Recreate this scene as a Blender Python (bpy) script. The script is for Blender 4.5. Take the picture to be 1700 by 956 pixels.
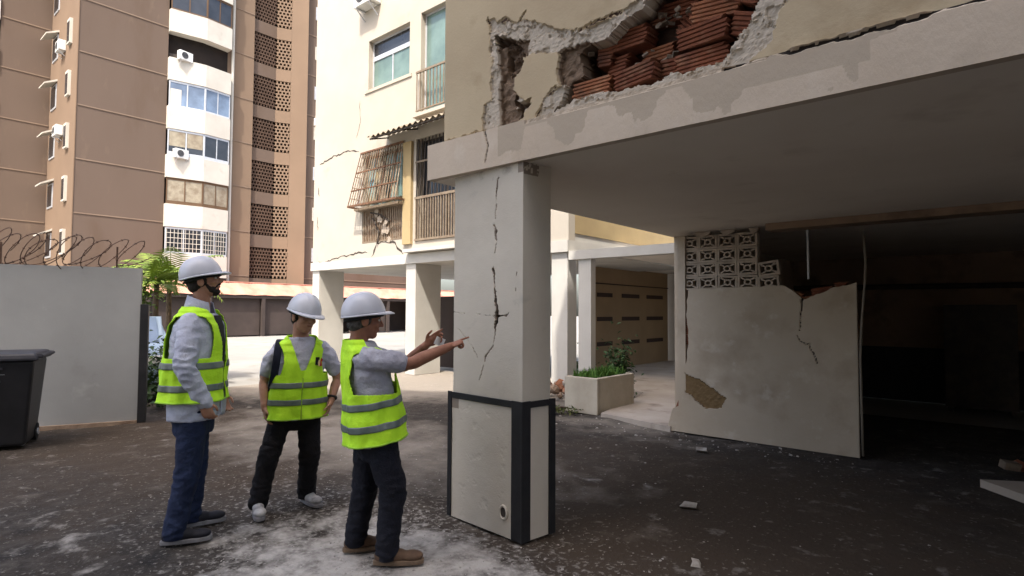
import bpy, bmesh, math, random
from mathutils import Vector, Matrix, noise
R = math.radians
PI = math.pi
random.seed(7)
for o in list(bpy.data.objects): bpy.data.objects.remove(o)
scene = bpy.context.scene
COL = scene.collection

# ------------------------------------------------------------------ camera, sky, sun, exposure
cd = bpy.data.cameras.new('camera'); cam = bpy.data.objects.new('camera', cd); COL.objects.link(cam)
cd.sensor_width = 36; cd.lens = 36*960/1700; cd.clip_end = 600; cd.clip_start = 0.05
cam.matrix_world = Matrix.Translation((0, 0, 1.56)) @ Matrix.Rotation(R(40.4), 4, 'Z') @ Matrix.Rotation(R(92.3), 4, 'X') @ Matrix.Rotation(R(0.3), 4, 'Z')
scene.camera = cam
SUN = Vector((0.30, -0.54, 1.0)).normalized()
w = bpy.data.worlds.new('World'); scene.world = w; w.use_nodes = True
nt = w.node_tree; bg = nt.nodes['Background']
sky = nt.nodes.new('ShaderNodeTexSky'); sky.sky_type = 'NISHITA'; sky.sun_disc = False
sky.sun_elevation = math.asin(SUN.z); sky.sun_rotation = math.atan2(SUN.x, SUN.y)
sky.dust_density = 5.0; sky.air_density = 1.0; sky.ozone_density = 0.4
nt.links.new(sky.outputs[0], bg.inputs[0]); bg.inputs[1].default_value = 0.15
sl = bpy.data.lights.new('sun', 'SUN'); sl.energy = 2.05; sl.angle = R(0.6); sl.color = (1, 0.95, 0.87)
so = bpy.data.objects.new('sun', sl); COL.objects.link(so)
so.rotation_euler = SUN.to_track_quat('Z', 'Y').to_euler()
so.location = (0, -20, 40)
scene.view_settings.view_transform = 'Standard'; scene.view_settings.look = 'None'
scene.view_settings.gamma = 1; scene.view_settings.use_curve_mapping = False
scene.view_settings.exposure = 1.74

# ------------------------------------------------------------------ materials
def S(r, g, b):
    f = lambda c: (c/255/12.92) if c <= 10 else ((c/255+0.055)/1.055)**2.4
    return (f(r), f(g), f(b))
def N(nt, t, **k):
    n = nt.nodes.new(t)
    for a, v in k.items():
        if hasattr(n, a) and not a.startswith('i_'): setattr(n, a, v)
    return n
MATS = {}
def mat(name, c, c2=None, scale=4.0, rough=0.85, bump=0.0, bscale=60.0, spec=0.3, metal=0.0,
        stain=None, attr=None, stretch=None, grime=None, trans=0.0, sub=None, lo=0.35, hi=0.65):
    """c/c2 mixed by broad noise, 'stain' = (colour, scale, lo, hi), 'attr' = list of (attribute, colour, noise scale)"""
    m = bpy.data.materials.new(name); m.use_nodes = True; nt = m.node_tree; L = nt.links.new
    p = nt.nodes['Principled BSDF']
    geo = nt.nodes.new('ShaderNodeNewGeometry'); vec = geo.outputs['Position']
    if stretch:
        mp = nt.nodes.new('ShaderNodeMapping'); mp.inputs['Scale'].default_value = stretch
        L(vec, mp.inputs['Vector']); vec = mp.outputs[0]
    def noi(s, det=6, v=None):
        n = nt.nodes.new('ShaderNodeTexNoise'); n.inputs['Scale'].default_value = s; n.inputs['Detail'].default_value = det
        n.inputs['Roughness'].default_value = 0.6; L(v or vec, n.inputs['Vector']); return n.outputs['Fac']
    def rng(src, a, b):
        r = nt.nodes.new('ShaderNodeMapRange'); r.inputs[1].default_value = a; r.inputs[2].default_value = b
        L(src, r.inputs[0]); return r.outputs[0]
    def mix(f, A, B):
        x = nt.nodes.new('ShaderNodeMix'); x.data_type = 'RGBA'
        if isinstance(f, float): x.inputs[0].default_value = f
        else: L(f, x.inputs[0])
        for s, i in ((A, 6), (B, 7)):
            if isinstance(s, tuple): x.inputs[i].default_value = (*s, 1)
            else: L(s, x.inputs[i])
        return x.outputs[2]
    col = c
    if c2 is not None: col = mix(rng(noi(scale), lo, hi), c, c2)
    if stain:
        for st in (stain if isinstance(stain, list) else [stain]):
            col = mix(rng(noi(st[1], 8), st[2], st[3]), col, st[0])
    if attr:
        for (an, ac, asc, amp, *sf) in attr:
            sf = sf[0] if sf else 0.12
            at = nt.nodes.new('ShaderNodeAttribute'); at.attribute_name = an
            ad = nt.nodes.new('ShaderNodeMath'); ad.operation = 'MULTIPLY_ADD'
            L(noi(asc, 8), ad.inputs[0]); ad.inputs[1].default_value = amp; L(at.outputs['Fac'], ad.inputs[2])
            col = mix(rng(ad.outputs[0], 0.5+amp*0.5-sf, 0.5+amp*0.5+sf), col, ac)
    if isinstance(col, tuple): p.inputs['Base Color'].default_value = (*col, 1)
    else: L(col, p.inputs['Base Color'])
    p.inputs['Roughness'].default_value = rough; p.inputs['Metallic'].default_value = metal
    p.inputs['Specular IOR Level'].default_value = spec
    if sub: p.inputs['Subsurface Weight'].default_value = sub; p.inputs['Subsurface Radius'].default_value = (0.01, 0.004, 0.002)
    if trans: p.inputs['Transmission Weight'].default_value = trans
    if bump:
        b = nt.nodes.new('ShaderNodeBump'); b.inputs['Strength'].default_value = bump; b.inputs['Distance'].default_value = 0.02
        L(noi(bscale, 8), b.inputs['Height']); L(b.outputs[0], p.inputs['Normal'])
    MATS[name] = m; return m

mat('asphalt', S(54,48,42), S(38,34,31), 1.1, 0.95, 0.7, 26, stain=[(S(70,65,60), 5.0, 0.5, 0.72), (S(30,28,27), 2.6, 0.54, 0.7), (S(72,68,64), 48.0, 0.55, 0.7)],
    attr=[('dirt', S(62,52,42), 1.6, 1.0, 0.3), ('sand_sunlit', S(132,124,114), 2.2, 1.4, 0.35), ('dust', S(170,165,158), 4.2, 2.0, 0.28), ('dust2', S(172,167,160), 26.0, 2.0, 0.28)])
mat('concrete_far', S(130,128,123), S(143,140,134), 0.5, 0.9, 0.2, 20, stain=(S(122,116,107), 1.5, 0.55, 0.75))
mat('pillar_paint', S(194,186,172), S(184,175,161), 1.5, 0.8, 0.12, 90, stain=[(S(160,154,145), 3.0, 0.62, 0.8)],
    attr=[('dmg', S(132,120,108), 25, 0.5), ('deep', S(58,49,43), 30, 0.3), ('darker', S(120,110,100), 7, 0.9)])
mat('beam_paint', S(196,181,163), S(187,171,152), 2.0, 0.85, 0.15, 60, stain=[(S(200,188,172), 5.0, 0.55, 0.7), (S(158,144,128), 2.2, 0.58, 0.8)], stretch=(1, 1, 0.5),
    attr=[('dmg', S(174,160,142), 8, 0.9, 0.35), ('deep', S(50,44,40), 30, 0.3)])
mat('ceiling_paint', S(234,225,212), S(224,214,200), 0.7, 0.9, 0.05, 30, stain=(S(196,183,166), 1.3, 0.58, 0.8))
mat('upper_plaster', S(184,168,140), S(174,157,130), 1.2, 0.9, 0.12, 50, stain=(S(162,144,116), 2.5, 0.58, 0.75),
    attr=[('dmg', S(178,167,152), 16, 0.9, 0.3), ('mort', S(116,98,82), 20, 0.7), ('deep', S(70,52,42), 30, 0.3)])
mat('brick_red', S(126,76,54), S(100,58,42), 6, 0.95, 0.3, 80, stain=[(S(140,104,82), 9, 0.55, 0.75), (S(70,50,42), 4, 0.55, 0.7)])
mat('brick_orange', S(144,94,66), S(118,74,52), 6, 0.95, 0.3, 80, stain=[(S(152,122,98), 9, 0.52, 0.72), (S(80,58,46), 4, 0.55, 0.7)])
mat('mortar', S(128,116,102), S(92,78,66), 8, 0.95, 0.5, 60)
mat('black_paint', S(28,28,30), S(40,40,42), 5, 0.55, 0.1, 80, stain=(S(92,88,84), 14, 0.68, 0.78))
mat('dark_room', S(158,134,112), S(134,112,92), 0.8, 0.95, 0.2, 20, stain=(S(98,80,66), 1.5, 0.5, 0.7))
mat('garage_white', S(180,166,147), S(168,154,134), 0.8, 0.85, 0.10, 40, stain=[(S(140,125,105), 1.3, 0.52, 0.78), (S(186,174,158), 4.0, 0.58, 0.75)],
    attr=[('dmg', S(112,90,60), 18, 0.3), ('deep', S(60,50,44), 30, 0.3)])
mat('block_white', S(176,162,146), S(150,137,122), 8, 0.9, 0.2, 60)
mat('cream', S(182,174,161), S(174,165,151), 0.6, 0.88, 0.08, 40, stain=(S(156,146,131), 0.9, 0.6, 0.8))
mat('white_wall', S(194,190,182), S(182,178,170), 1.2, 0.85, 0.08, 50)
mat('left_wall', S(152,153,152), S(142,143,142), 0.9, 0.8, 0.06, 50, stain=[(S(120,118,114), 0.9, 0.6, 0.85), (S(166,166,165), 3, 0.6, 0.8)])
mat('crack', S(60,54,50), S(80,72,66), 20, 0.95)
mat('glass_green', S(112,134,126), S(90,110,104), 1.5, 0.12, spec=0.6)
mat('glass_dark', S(34,36,40), S(54,56,60), 0.8, 0.1, spec=0.6)
mat('glass_blue', S(120,138,160), S(88,100,118), 0.7, 0.12, spec=0.6)
mat('curtain', S(150,142,124), S(120,108,92), 2.5, 0.9)
mat('alu', S(200,202,204), S(180,182,186), 4, 0.45, metal=0.3)
mat('dark_metal', S(52,46,42), S(70,60,52), 6, 0.6, 0.2, 60)
mat('grille_paint', S(150,136,118), S(124,98,76), 9, 0.7, 0.2, 80)
mat('grille_dull', S(136,122,104), S(116,100,84), 9, 0.7)
mat('rust', S(118,88,68), S(92,66,50), 12, 0.9, 0.3, 80)
mat('corrugated', S(150,140,124), S(120,106,88), 3, 0.7, 0.1, 40)
mat('cloth_mixed', S(96,140,150), S(170,150,110), 1.6, 0.9)
mat('tower_brown', S(98,83,72), S(93,78,67), 0.25, 0.9, 0.04, 30, stain=[(S(88,71,57), 0.5, 0.55, 0.8), (S(108,92,78), 1.7, 0.6, 0.8)], stretch=(1, 1, 0.35))
mat('tower_tan_lit', S(122,102,84), S(115,96,79), 0.3, 0.9, 0.04, 30)  # tan kept lighter for sun-facing faces, sunlight put into the colour
mat('tower_line', S(126,108,92), S(118,100,85), 2, 0.9)
mat('tower_white', S(192,187,176), S(182,176,165), 0.8, 0.85, stain=(S(164,155,142), 1.2, 0.6, 0.8))
mat('tower_band', S(98,76,56), S(86,66,48), 1, 0.8)
mat('tower_block', S(84,66,54), S(74,57,46), 1.0, 0.9)
mat('tower_void', S(30,25,22), S(40,32,28), 1, 0.95)
mat('ac_white', S(214,214,210), S(200,200,196), 4, 0.5)
mat('ac_grille', S(60,60,62), S(90,90,92), 8, 0.6)
mat('roof_tile', S(190,140,122), S(170,118,100), 1.5, 0.9, 0.2, 40)
mat('carport_dark', S(70,60,56), S(56,48,44), 0.6, 0.9)
mat('wire', S(92,70,58), S(70,56,50), 20, 0.6, metal=0.5)
mat('leaf', S(84,112,36), S(120,146,50), 3, 0.6, spec=0.3)
mat('leaf_dark', S(44,66,34), S(62,84,42), 4, 0.6)
mat('palm_leaf', S(88,112,38), S(124,140,54), 3, 0.55)
mat('bark', S(96,80,62), S(70,58,46), 8, 0.95, 0.4, 60)
mat('grass', S(60,96,36), S(82,116,44), 6, 0.8)
mat('dry_grass', S(90,92,52), S(70,80,42), 6, 0.9)
mat('planter', S(184,176,160), S(166,156,140), 2.5, 0.9, 0.2, 50, stain=(S(120,110,96), 2.2, 0.6, 0.78))
mat('soil', S(70,56,44), S(54,42,34), 12, 1.0, 0.5, 40)
mat('path', S(176,166,154), S(160,150,138), 1.5, 0.9, 0.2, 40, stain=(S(120,108,98), 2.0, 0.58, 0.75))
mat('gate_tan', S(126,103,74), S(116,94,66), 1.0, 0.7, 0.04, 40)
mat('gate_slot', S(48,30,20), S(40,26,18), 3, 0.8)
mat('cream_shaded', S(176,156,116), S(160,140,104), 0.8, 0.9)  # cream wall tone with the shade of its side mixed into the colour
mat('bin', S(30,30,32), S(38,38,41), 5, 0.45, 0.06, 80, stain=(S(70,68,66), 6, 0.66, 0.85))
mat('bin_lid', S(44,44,50), S(56,56,62), 5, 0.5, 0.06, 80)
mat('rubber', S(24,24,24), S(32,32,32), 5, 0.8)
mat('rubble', S(190,184,174), S(140,130,120), 9, 0.95, 0.4, 50)
mat('chip', S(178,173,166), S(112,106,100), 14, 0.95)
mat('stone', S(158,138,118), S(120,100,84), 5, 0.95, 0.5, 30)
mat('cable', S(120,112,100), None, rough=0.6)
mat('car_blue', S(150,168,186), S(140,158,178), 2, 0.3, spec=0.5)
mat('car_dark', S(34,36,42), S(44,46,52), 2, 0.3, spec=0.5)
mat('tyre', S(22,22,22), S(34,32,30), 8, 0.9)
mat('lamp_glass', S(220,216,206), None, rough=0.15, spec=0.6)
mat('skin_a', S(172,130,106), S(156,112,90), 14, 0.55, 0.05, 120, sub=0.05)
mat('skin_b', S(176,134,110), S(160,116,94), 14, 0.55, 0.05, 120, sub=0.05)
mat('skin_c', S(150,104,82), S(132,88,68), 14, 0.55, 0.05, 120, sub=0.05)
mat('hair', S(30,25,22), S(44,36,30), 40, 0.7, 0.5, 150)
mat('hair_grey', S(48,44,42), S(90,86,82), 40, 0.7, 0.5, 150)
mat('vest', (0.46, 0.84, 0.025), (0.56, 0.94, 0.035), 9, 0.7, 0.55, 17, sub=None)
mat('vest_trim', S(150,190,60), S(130,176,50), 9, 0.7)
mat('stripe', S(92,104,100), S(108,118,112), 14, 0.4, spec=0.5)
mat('jacket', S(186,190,204), S(168,172,190), 8, 0.85, 0.7, 26)
mat('shirt_black', S(28,28,32), S(38,38,42), 8, 0.9)
mat('tee_grey', S(190,190,202), S(172,172,188), 9, 0.9, 0.7, 26)
mat('tee_grey2', S(172,172,180), S(152,152,164), 9, 0.9, 0.7, 26)
mat('jeans', S(30,41,68), S(22,31,54), 6, 0.9, 0.8, 22, stain=(S(50,62,90), 5, 0.6, 0.8))
mat('trousers_black', S(26,24,27), S(18,17,20), 6, 0.9, 0.8, 22)
mat('trousers_navy', S(24,26,36), S(18,19,28), 6, 0.9, 0.8, 22)
mat('helmet', S(196,198,206), S(184,187,196), 6, 0.32, 0.02, 60, spec=0.5)
mat('shoe_dark', S(38,38,46), S(28,28,34), 12, 0.7)
mat('shoe_white', S(188,186,184), S(130,128,128), 14, 0.7)
mat('shoe_brown', S(104,82,64), S(84,64,50), 12, 0.75, 0.1, 100)
mat('sole_grey', S(140,138,140), S(110,108,110), 12, 0.8)
mat('sole_brown', S(124,104,84), S(92,76,62), 12, 0.8)
mat('eye', S(24,20,18), None, rough=0.2, spec=0.5)
mat('eye_white', S(200,195,188), None, rough=0.3)
mat('lip', S(140,84,70), None, rough=0.5)
mat('watch', S(22,22,24), None, rough=0.4)
mat('backpack', S(26,30,46), S(20,22,34), 8, 0.85, 0.1, 150)
mat('paper', S(232,230,224), None, rough=0.8)
mat('emblem_black', S(20,20,22), None, rough=0.8)
mat('emblem_red', S(176,40,32), None, rough=0.8)
mat('emblem_cream', S(226,200,150), None, rough=0.8)
mat('facade_back', S(190,176,156), S(176,160,140), 0.4, 0.9)

# ------------------------------------------------------------------ mesh helpers
class MB:
    def __init__(s): s.v = []; s.f = []
    def add(s, vs, fs):
        b = len(s.v); s.v += [tuple(v) for v in vs]; s.f += [tuple(b+i for i in f) for f in fs]; return s
    def box(s, x0, y0, z0, x1, y1, z1):
        vs = [(x0,y0,z0),(x1,y0,z0),(x1,y1,z0),(x0,y1,z0),(x0,y0,z1),(x1,y0,z1),(x1,y1,z1),(x0,y1,z1)]
        return s.add(vs, [(0,3,2,1),(4,5,6,7),(0,1,5,4),(1,2,6,5),(2,3,7,6),(3,0,4,7)])
    def obox(s, M, x0, y0, z0, x1, y1, z1):
        b = MB().box(x0,y0,z0,x1,y1,z1); return s.add([M @ Vector(v) for v in b.v], b.f)
    def bar(s, a, b, w=0.02, d=None):
        """rectangular bar from a to b"""
        a = Vector(a); b = Vector(b); d = d or w; t = (b-a); l = t.length; q = t.to_track_quat('Z', 'Y').to_matrix().to_4x4()
        return s.obox(Matrix.Translation(a) @ q, -w/2, -d/2, 0, w/2, d/2, l)
    def tube(s, pts, r, n=8, cap=True):
        pts = [Vector(p) for p in pts]; rs = r if isinstance(r, (list, tuple)) else [r]*len(pts)
        rings = []; up = Vector((0.31, 0.17, 0.93))
        for i, p in enumerate(pts):
            t = (pts[min(i+1, len(pts)-1)] - pts[max(i-1, 0)]).normalized()
            a = t.cross(up)
            if a.length < 1e-4: a = t.cross(Vector((1, 0, 0)))
            a.normalize(); c = t.cross(a)
            rings.append([p + a*math.cos(2*PI*k/n)*rs[i] + c*math.sin(2*PI*k/n)*rs[i] for k in range(n)])
        vs = [v for rg in rings for v in rg]; fs = []
        for i in range(len(pts)-1):
            for k in range(n):
                fs.append((i*n+k, i*n+(k+1) % n, (i+1)*n+(k+1) % n, (i+1)*n+k))
        if cap: fs.append(tuple(range(n-1, -1, -1))); fs.append(tuple((len(pts)-1)*n+k for k in range(n)))
        return s.add(vs, fs)
    def chain(s, pts, n=14, sub=6):
        """smooth tapered limb with round ends: pts = [(p, r), ...]"""
        P = [Vector(p) for p, r in pts]; Rr = [r for p, r in pts]; out = []; rr = []
        def cr(a, b, c, d, t): return 0.5*((2*b)+(c-a)*t+(2*a-5*b+4*c-d)*t*t+(3*b-a-3*c+d)*t**3)
        m = len(P)
        for i in range(m-1):
            a, b, c, d = P[max(i-1, 0)], P[i], P[i+1], P[min(i+2, m-1)]
            ra, rb, rc, rd = Rr[max(i-1, 0)], Rr[i], Rr[i+1], Rr[min(i+2, m-1)]
            for k in range(sub): out.append(cr(a, b, c, d, k/sub)); rr.append(max(0.002, cr(ra, rb, rc, rd, k/sub)))
        out.append(P[-1]); rr.append(Rr[-1])
        d0 = (out[0]-out[1]).normalized(); d1 = (out[-1]-out[-2]).normalized()
        pre = []; prr = []; post = []; porr = []
        for a in (80, 55, 30): pre.append(out[0]+d0*rr[0]*math.sin(R(a))); prr.append(rr[0]*math.cos(R(a)))
        for a in (30, 55, 80): post.append(out[-1]+d1*rr[-1]*math.sin(R(a))); porr.append(rr[-1]*math.cos(R(a)))
        return s.tube(pre+out+post, prr+rr+porr, n)
    def ell(s, c, r, M=None, n=16, m=10):
        c = Vector(c); vs = []; fs = []
        M = M or Matrix.Identity(3)
        for j in range(m+1):
            ph = -PI/2 + PI*j/m
            for k in range(n):
                th = 2*PI*k/n
                vs.append(c + M @ Vector((r[0]*math.cos(ph)*math.cos(th), r[1]*math.cos(ph)*math.sin(th), r[2]*math.sin(ph))))
        for j in range(m):
            for k in range(n): fs.append((j*n+k, j*n+(k+1) % n, (j+1)*n+(k+1) % n, (j+1)*n+k))
        return s.add(vs, fs)
    def prism(s, poly, axis, a, b):
        """poly of 2D points extruded along axis ('x','y','z') from a to b"""
        def mk(p, t): return {'x': (t, p[0], p[1]), 'y': (p[0], t, p[1]), 'z': (p[0], p[1], t)}[axis]
        n = len(poly)
        vs = [mk(p, a) for p in poly]+[mk(p, b) for p in poly]
        fs = [tuple(range(n)), tuple(range(2*n-1, n-1, -1))]+[(i, (i+1) % n, n+(i+1) % n, n+i) for i in range(n)]
        return s.add(vs, fs)
    def grid(s, fn, nu, nv, keep=None):
        b = len(s.v)
        for j in range(nv+1):
            for i in range(nu+1): s.v.append(tuple(fn(i/nu, j/nv)))
        for j in range(nv):
            for i in range(nu):
                if keep is None or keep((i+.5)/nu, (j+.5)/nv): s.f.append((b+j*(nu+1)+i, b+j*(nu+1)+i+1, b+(j+1)*(nu+1)+i+1, b+(j+1)*(nu+1)+i))
        return s
    def mesh(s, name, m, smooth=False, recalc=True):
        me = bpy.data.meshes.new(name); me.from_pydata(s.v, [], s.f)
        if recalc:
            bm = bmesh.new(); bm.from_mesh(me); bmesh.ops.recalc_face_normals(bm, faces=bm.faces); bm.to_mesh(me); bm.free()
        if m: me.materials.append(MATS[m])
        if smooth: me.polygons.foreach_set('use_smooth', [True]*len(me.polygons))
        return me
    def obj(s, name, m, parent=None, smooth=False, recalc=True, bevel=0):
        o = bpy.data.objects.new(name, s.mesh(name, m, smooth, recalc)); COL.objects.link(o); o.parent = parent
        if bevel:
            md = o.modifiers.new('bevel', 'BEVEL'); md.width = bevel; md.segments = 2; md.limit_method = 'ANGLE'
        return o
def tag(o, label=None, cat=None, group=None, kind=None):
    if label: o['label'] = label
    if cat: o['category'] = cat
    if group: o['group'] = group
    if kind: o['kind'] = kind
    return o
def empty(name, loc=(0, 0, 0), rz=0.0):
    o = bpy.data.objects.new(name, None); COL.objects.link(o); o.location = loc; o.rotation_euler = (0, 0, rz); o.empty_display_size = 0.2
    return o
def copy_tree(o, parent=None):
    c = o.copy(); COL.objects.link(c); c.parent = parent
    for ch in o.children: copy_tree(ch, c)
    return c
def inst(name, me, M, parent=None):
    o = bpy.data.objects.new(name, me); COL.objects.link(o); o.parent = parent; o.matrix_local = M; return o
def T(x, y, z): return Matrix.Translation((x, y, z))
def RZ(a): return Matrix.Rotation(a, 4, 'Z')
def inpoly(x, y, poly):
    c = False; n = len(poly); j = n-1
    for i in range(n):
        xi, yi = poly[i]; xj, yj = poly[j]
        if (yi > y) != (yj > y) and x < (xj-xi)*(y-yi)/(yj-yi)+xi: c = not c
        j = i
    return c
def segd(x, y, pl):
    """distance to a polyline of (x,y,w) -> signed d - w"""
    best = 9
    for (x0, y0, w0), (x1, y1, w1) in zip(pl, pl[1:]):
        dx, dy = x1-x0, y1-y0; t = max(0, min(1, ((x-x0)*dx+(y-y0)*dy)/(dx*dx+dy*dy+1e-9)))
        best = min(best, math.hypot(x-x0-t*dx, y-y0-t*dy)-(w0+(w1-w0)*t))
    return best
def nz(x, y, z=0, s=1): return noise.fractal(Vector((x*s, y*s, z*s)), 0.9, 2.1, 4)
def relief(name, O, U, V, Nn, W, H, nu, nv, fn, m, parent, skirt=0.06, names=('dmg', 'deep')):
    """plastered face: fn(u,v in metres) -> (depth inward, attribute values...)"""
    O, U, V, Nn = Vector(O), Vector(U), Vector(V), Vector(Nn); mb = MB(); vals = [[] for _ in names]
    for j in range(nv+1):
        for i in range(nu+1):
            u, v = W*i/nu, H*j/nv; r = fn(u, v); mb.v.append(tuple(O+U*u+V*v-Nn*r[0]))
            for a, b in zip(vals, r[1:]): a.append(b)
    for j in range(nv):
        for i in range(nu): mb.f.append((j*(nu+1)+i, j*(nu+1)+i+1, (j+1)*(nu+1)+i+1, (j+1)*(nu+1)+i))
    ring = [i for i in range(nu+1)]+[(j)*(nu+1)+nu for j in range(1, nv+1)]+[nv*(nu+1)+i for i in range(nu-1, -1, -1)]+[j*(nu+1) for j in range(nv-1, 0, -1)]
    b = len(mb.v)
    for k in ring:
        p = Vector(mb.v[k]); d = (p-O).dot(Nn); mb.v.append(tuple(p-Nn*(d+skirt)))
        for a in vals: a.append(a[k])
    for k in range(len(ring)):
        k2 = (k+1) % len(ring); mb.f.append((ring[k], b+k, b+k2, ring[k2]))
    o = mb.obj(name, m, parent, smooth=False)
    for nme, a in zip(names, vals):
        at = o.data.attributes.new(nme, 'FLOAT', 'POINT'); at.data.foreach_set('value', a)
    return o
def wall_open(mb, x0, x1, z0, z1, y0, y1, holes):
    """box wall along x with rectangular holes (xa, xb, za, zb)"""
    xs = sorted({x0, x1, *[h[0] for h in holes], *[h[1] for h in holes]}); zs = sorted({z0, z1, *[h[2] for h in holes], *[h[3] for h in holes]})
    xs = [x for x in xs if x0 <= x <= x1]; zs = [z for z in zs if z0 <= z <= z1]
    solid = lambda i, j: 0 <= i < len(xs)-1 and 0 <= j < len(zs)-1 and not any(h[0] < (xs[i]+xs[i+1])/2 < h[1] and h[2] < (zs[j]+zs[j+1])/2 < h[3] for h in holes)
    for i in range(len(xs)-1):
        for j in range(len(zs)-1):
            if not solid(i, j): continue
            a, b, c, d = xs[i], xs[i+1], zs[j], zs[j+1]
            mb.add([(a,y0,c),(b,y0,c),(b,y0,d),(a,y0,d)], [(0,1,2,3)]); mb.add([(a,y1,c),(b,y1,c),(b,y1,d),(a,y1,d)], [(3,2,1,0)])
            if not solid(i-1, j): mb.add([(a,y0,c),(a,y0,d),(a,y1,d),(a,y1,c)], [(0,1,2,3)])
            if not solid(i+1, j): mb.add([(b,y0,c),(b,y1,c),(b,y1,d),(b,y0,d)], [(0,1,2,3)])
            if not solid(i, j-1): mb.add([(a,y0,c),(a,y1,c),(b,y1,c),(b,y0,c)], [(0,1,2,3)])
            if not solid(i, j+1): mb.add([(a,y0,d),(b,y0,d),(b,y1,d),(a,y1,d)], [(0,1,2,3)])
    return mb

# ------------------------------------------------------------------ ground
def st(o): o['kind'] = 'structure'; return o
gfar = MB().box(-160, -120, -0.4, 120, 160, -0.03)
st(gfar.obj('ground', 'concrete_far'))
def gauss(x, y, cx, cy, sx, sy=None):
    sy = sy or sx; return math.exp(-((x-cx)/sx)**2-((y-cy)/sy)**2)
def gh(x, y):
    e = min(1, (x+11.6)/1.0, (4.0-x)/1.0, (y+2.8)/1.0, (10.4-y)/1.0); e = max(0, e)
    return e*(0.016*nz(x, y, 0, 0.8)+0.010*nz(x, y, 3, 4.5)) - 0.012*e
GX0, GX1, GY0, GY1, GN, GM = -12.0, 4.0, -3.0, 10.4, 330, 280
mb = MB(); dust = []; dust2 = []; sand_sunlit = []; dirt = []
for j in range(GM+1):
    for i in range(GN+1):
        x = GX0+(GX1-GX0)*i/GN; y = GY0+(GY1-GY0)*j/GM
        mb.v.append((x, y, gh(x, y)))
        d = 1.05*gauss(x, y, -2.9, 2.35, 0.75, 0.5)+0.75*gauss(x, y, -2.15, 2.3, 0.9, 0.45)+0.6*gauss(x, y, -3.6, 2.3, 0.8, 0.5)+0.42*gauss(x, y, -3.3, 1.7, 0.9, 0.4)+0.35*gauss(x, y, -4.9, 1.1, 0.8, 0.25)
        d2 = 0.85*gauss(x, y, -2.7, 2.2, 1.3, 0.9)+0.5*gauss(x, y, -3.8, 2.6, 1.6, 1.0)+0.4*gauss(x, y, -1.4, 2.6, 0.8, 0.8)+0.15*gauss(x, y, -5.0, 1.6, 2, 1)
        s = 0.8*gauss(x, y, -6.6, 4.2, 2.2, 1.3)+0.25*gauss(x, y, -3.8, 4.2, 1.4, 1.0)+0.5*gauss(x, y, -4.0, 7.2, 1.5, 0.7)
        # sand, plus sunlit paleness painted in along and beyond the shade line
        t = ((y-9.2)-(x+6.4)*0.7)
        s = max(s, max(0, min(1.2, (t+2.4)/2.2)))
        dust.append(min(.6, d*.6)); dust2.append(min(.30, d2*.30)); sand_sunlit.append(s)
        dirt.append(min(.9, 1.1*gauss(x, y, -7.2, 3.0, 2.4, 1.8)+.8*gauss(x, y, -2.0, 5.0, 2.6, 1.8)+.55*gauss(x, y, -1.0, 3.0, 1.8, 1.4)+.1))
for j in range(GM):
    for i in range(GN): mb.f.append((j*(GN+1)+i, j*(GN+1)+i+1, (j+1)*(GN+1)+i+1, (j+1)*(GN+1)+i))
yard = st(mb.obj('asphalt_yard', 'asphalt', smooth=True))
for nme, a in (('dust', dust), ('dust2', dust2), ('sand_sunlit', sand_sunlit), ('dirt', dirt)):
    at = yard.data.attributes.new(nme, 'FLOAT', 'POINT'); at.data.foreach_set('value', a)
# crumbs of plaster and stone: nobody could count them
rnd = random.Random(3); mb = MB(); mdk = MB()
def crumb(mb, x, y, s):
    z = gh(x, y); a = rnd.random()*6.28; M = T(x, y, z+s*0.18) @ Matrix.Rotation(a, 4, 'Z') @ Matrix.Rotation(rnd.uniform(-.5, .5), 4, 'X')
    q = [Vector((rnd.uniform(.6, 1.2)*sx*s, rnd.uniform(.4, 1.0)*sy*s, rnd.uniform(.3, .7)*sz*s*0.6)) for sx, sy, sz in ((-.5,-.5,-.5),(.5,-.5,-.5),(.5,.5,-.5),(-.5,.5,-.5),(-.4,-.4,.5),(.4,-.4,.5),(.3,.4,.5),(-.4,.3,.5))]
    mb.add([M @ v for v in q], [(0,3,2,1),(4,5,6,7),(0,1,5,4),(1,2,6,5),(2,3,7,6),(3,0,4,7)])
for (cx, cy, sx, sy, n, s0, s1) in ((-2.8,2.3,.8,.4,1300,.004,.016),(-2.2,2.35,.7,.4,600,.004,.018),(-3.7,2.4,.9,.5,900,.004,.014),(-1.4,2.7,.9,.5,200,.005,.022),(-.9,3.2,1.2,.7,110,.006,.022),
                              (-4.6,1.5,1.2,.6,200,.003,.010),(-2.5,5.5,1.8,1.0,70,.008,.03),(-4.4,3.4,1.4,.6,450,.004,.016),(-6.2,4.4,2,1.0,200,.006,.02),(-3.9,7.0,.9,.3,120,.008,.04),(-2.2,6.95,1.0,.15,110,.008,.045)):
    for _ in range(int(n*.6)):
        x, y = rnd.gauss(cx, sx), rnd.gauss(cy, sy)
        if -3.32 < x < -2.47 and 3.03 < y < 3.42: continue
        crumb(mb, x, y, s0+(s1-s0)*rnd.random()**2.5)
tag(mb.obj('plaster_crumbs', 'chip'), 'small pale crumbs of plaster scattered over the dark asphalt yard', 'rubble', kind='stuff')
for k, (x, y, s, lab) in enumerate(((-1.95,4.5,.10,'flat pale plaster chunk on the asphalt in front of the garage wall'),(-1.5,3.55,.06,'small pale plaster chunk on the asphalt right of the pillar'),(-2.62,6.4,.10,'pale plaster chunk near the foot of the white garage wall'))):
    m2 = MB(); crumb(m2, x, y, s*1.4); tag(m2.obj('rubble_chunk', 'rubble'), lab, 'rubble', 'plaster chunks lying on the yard')

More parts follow.
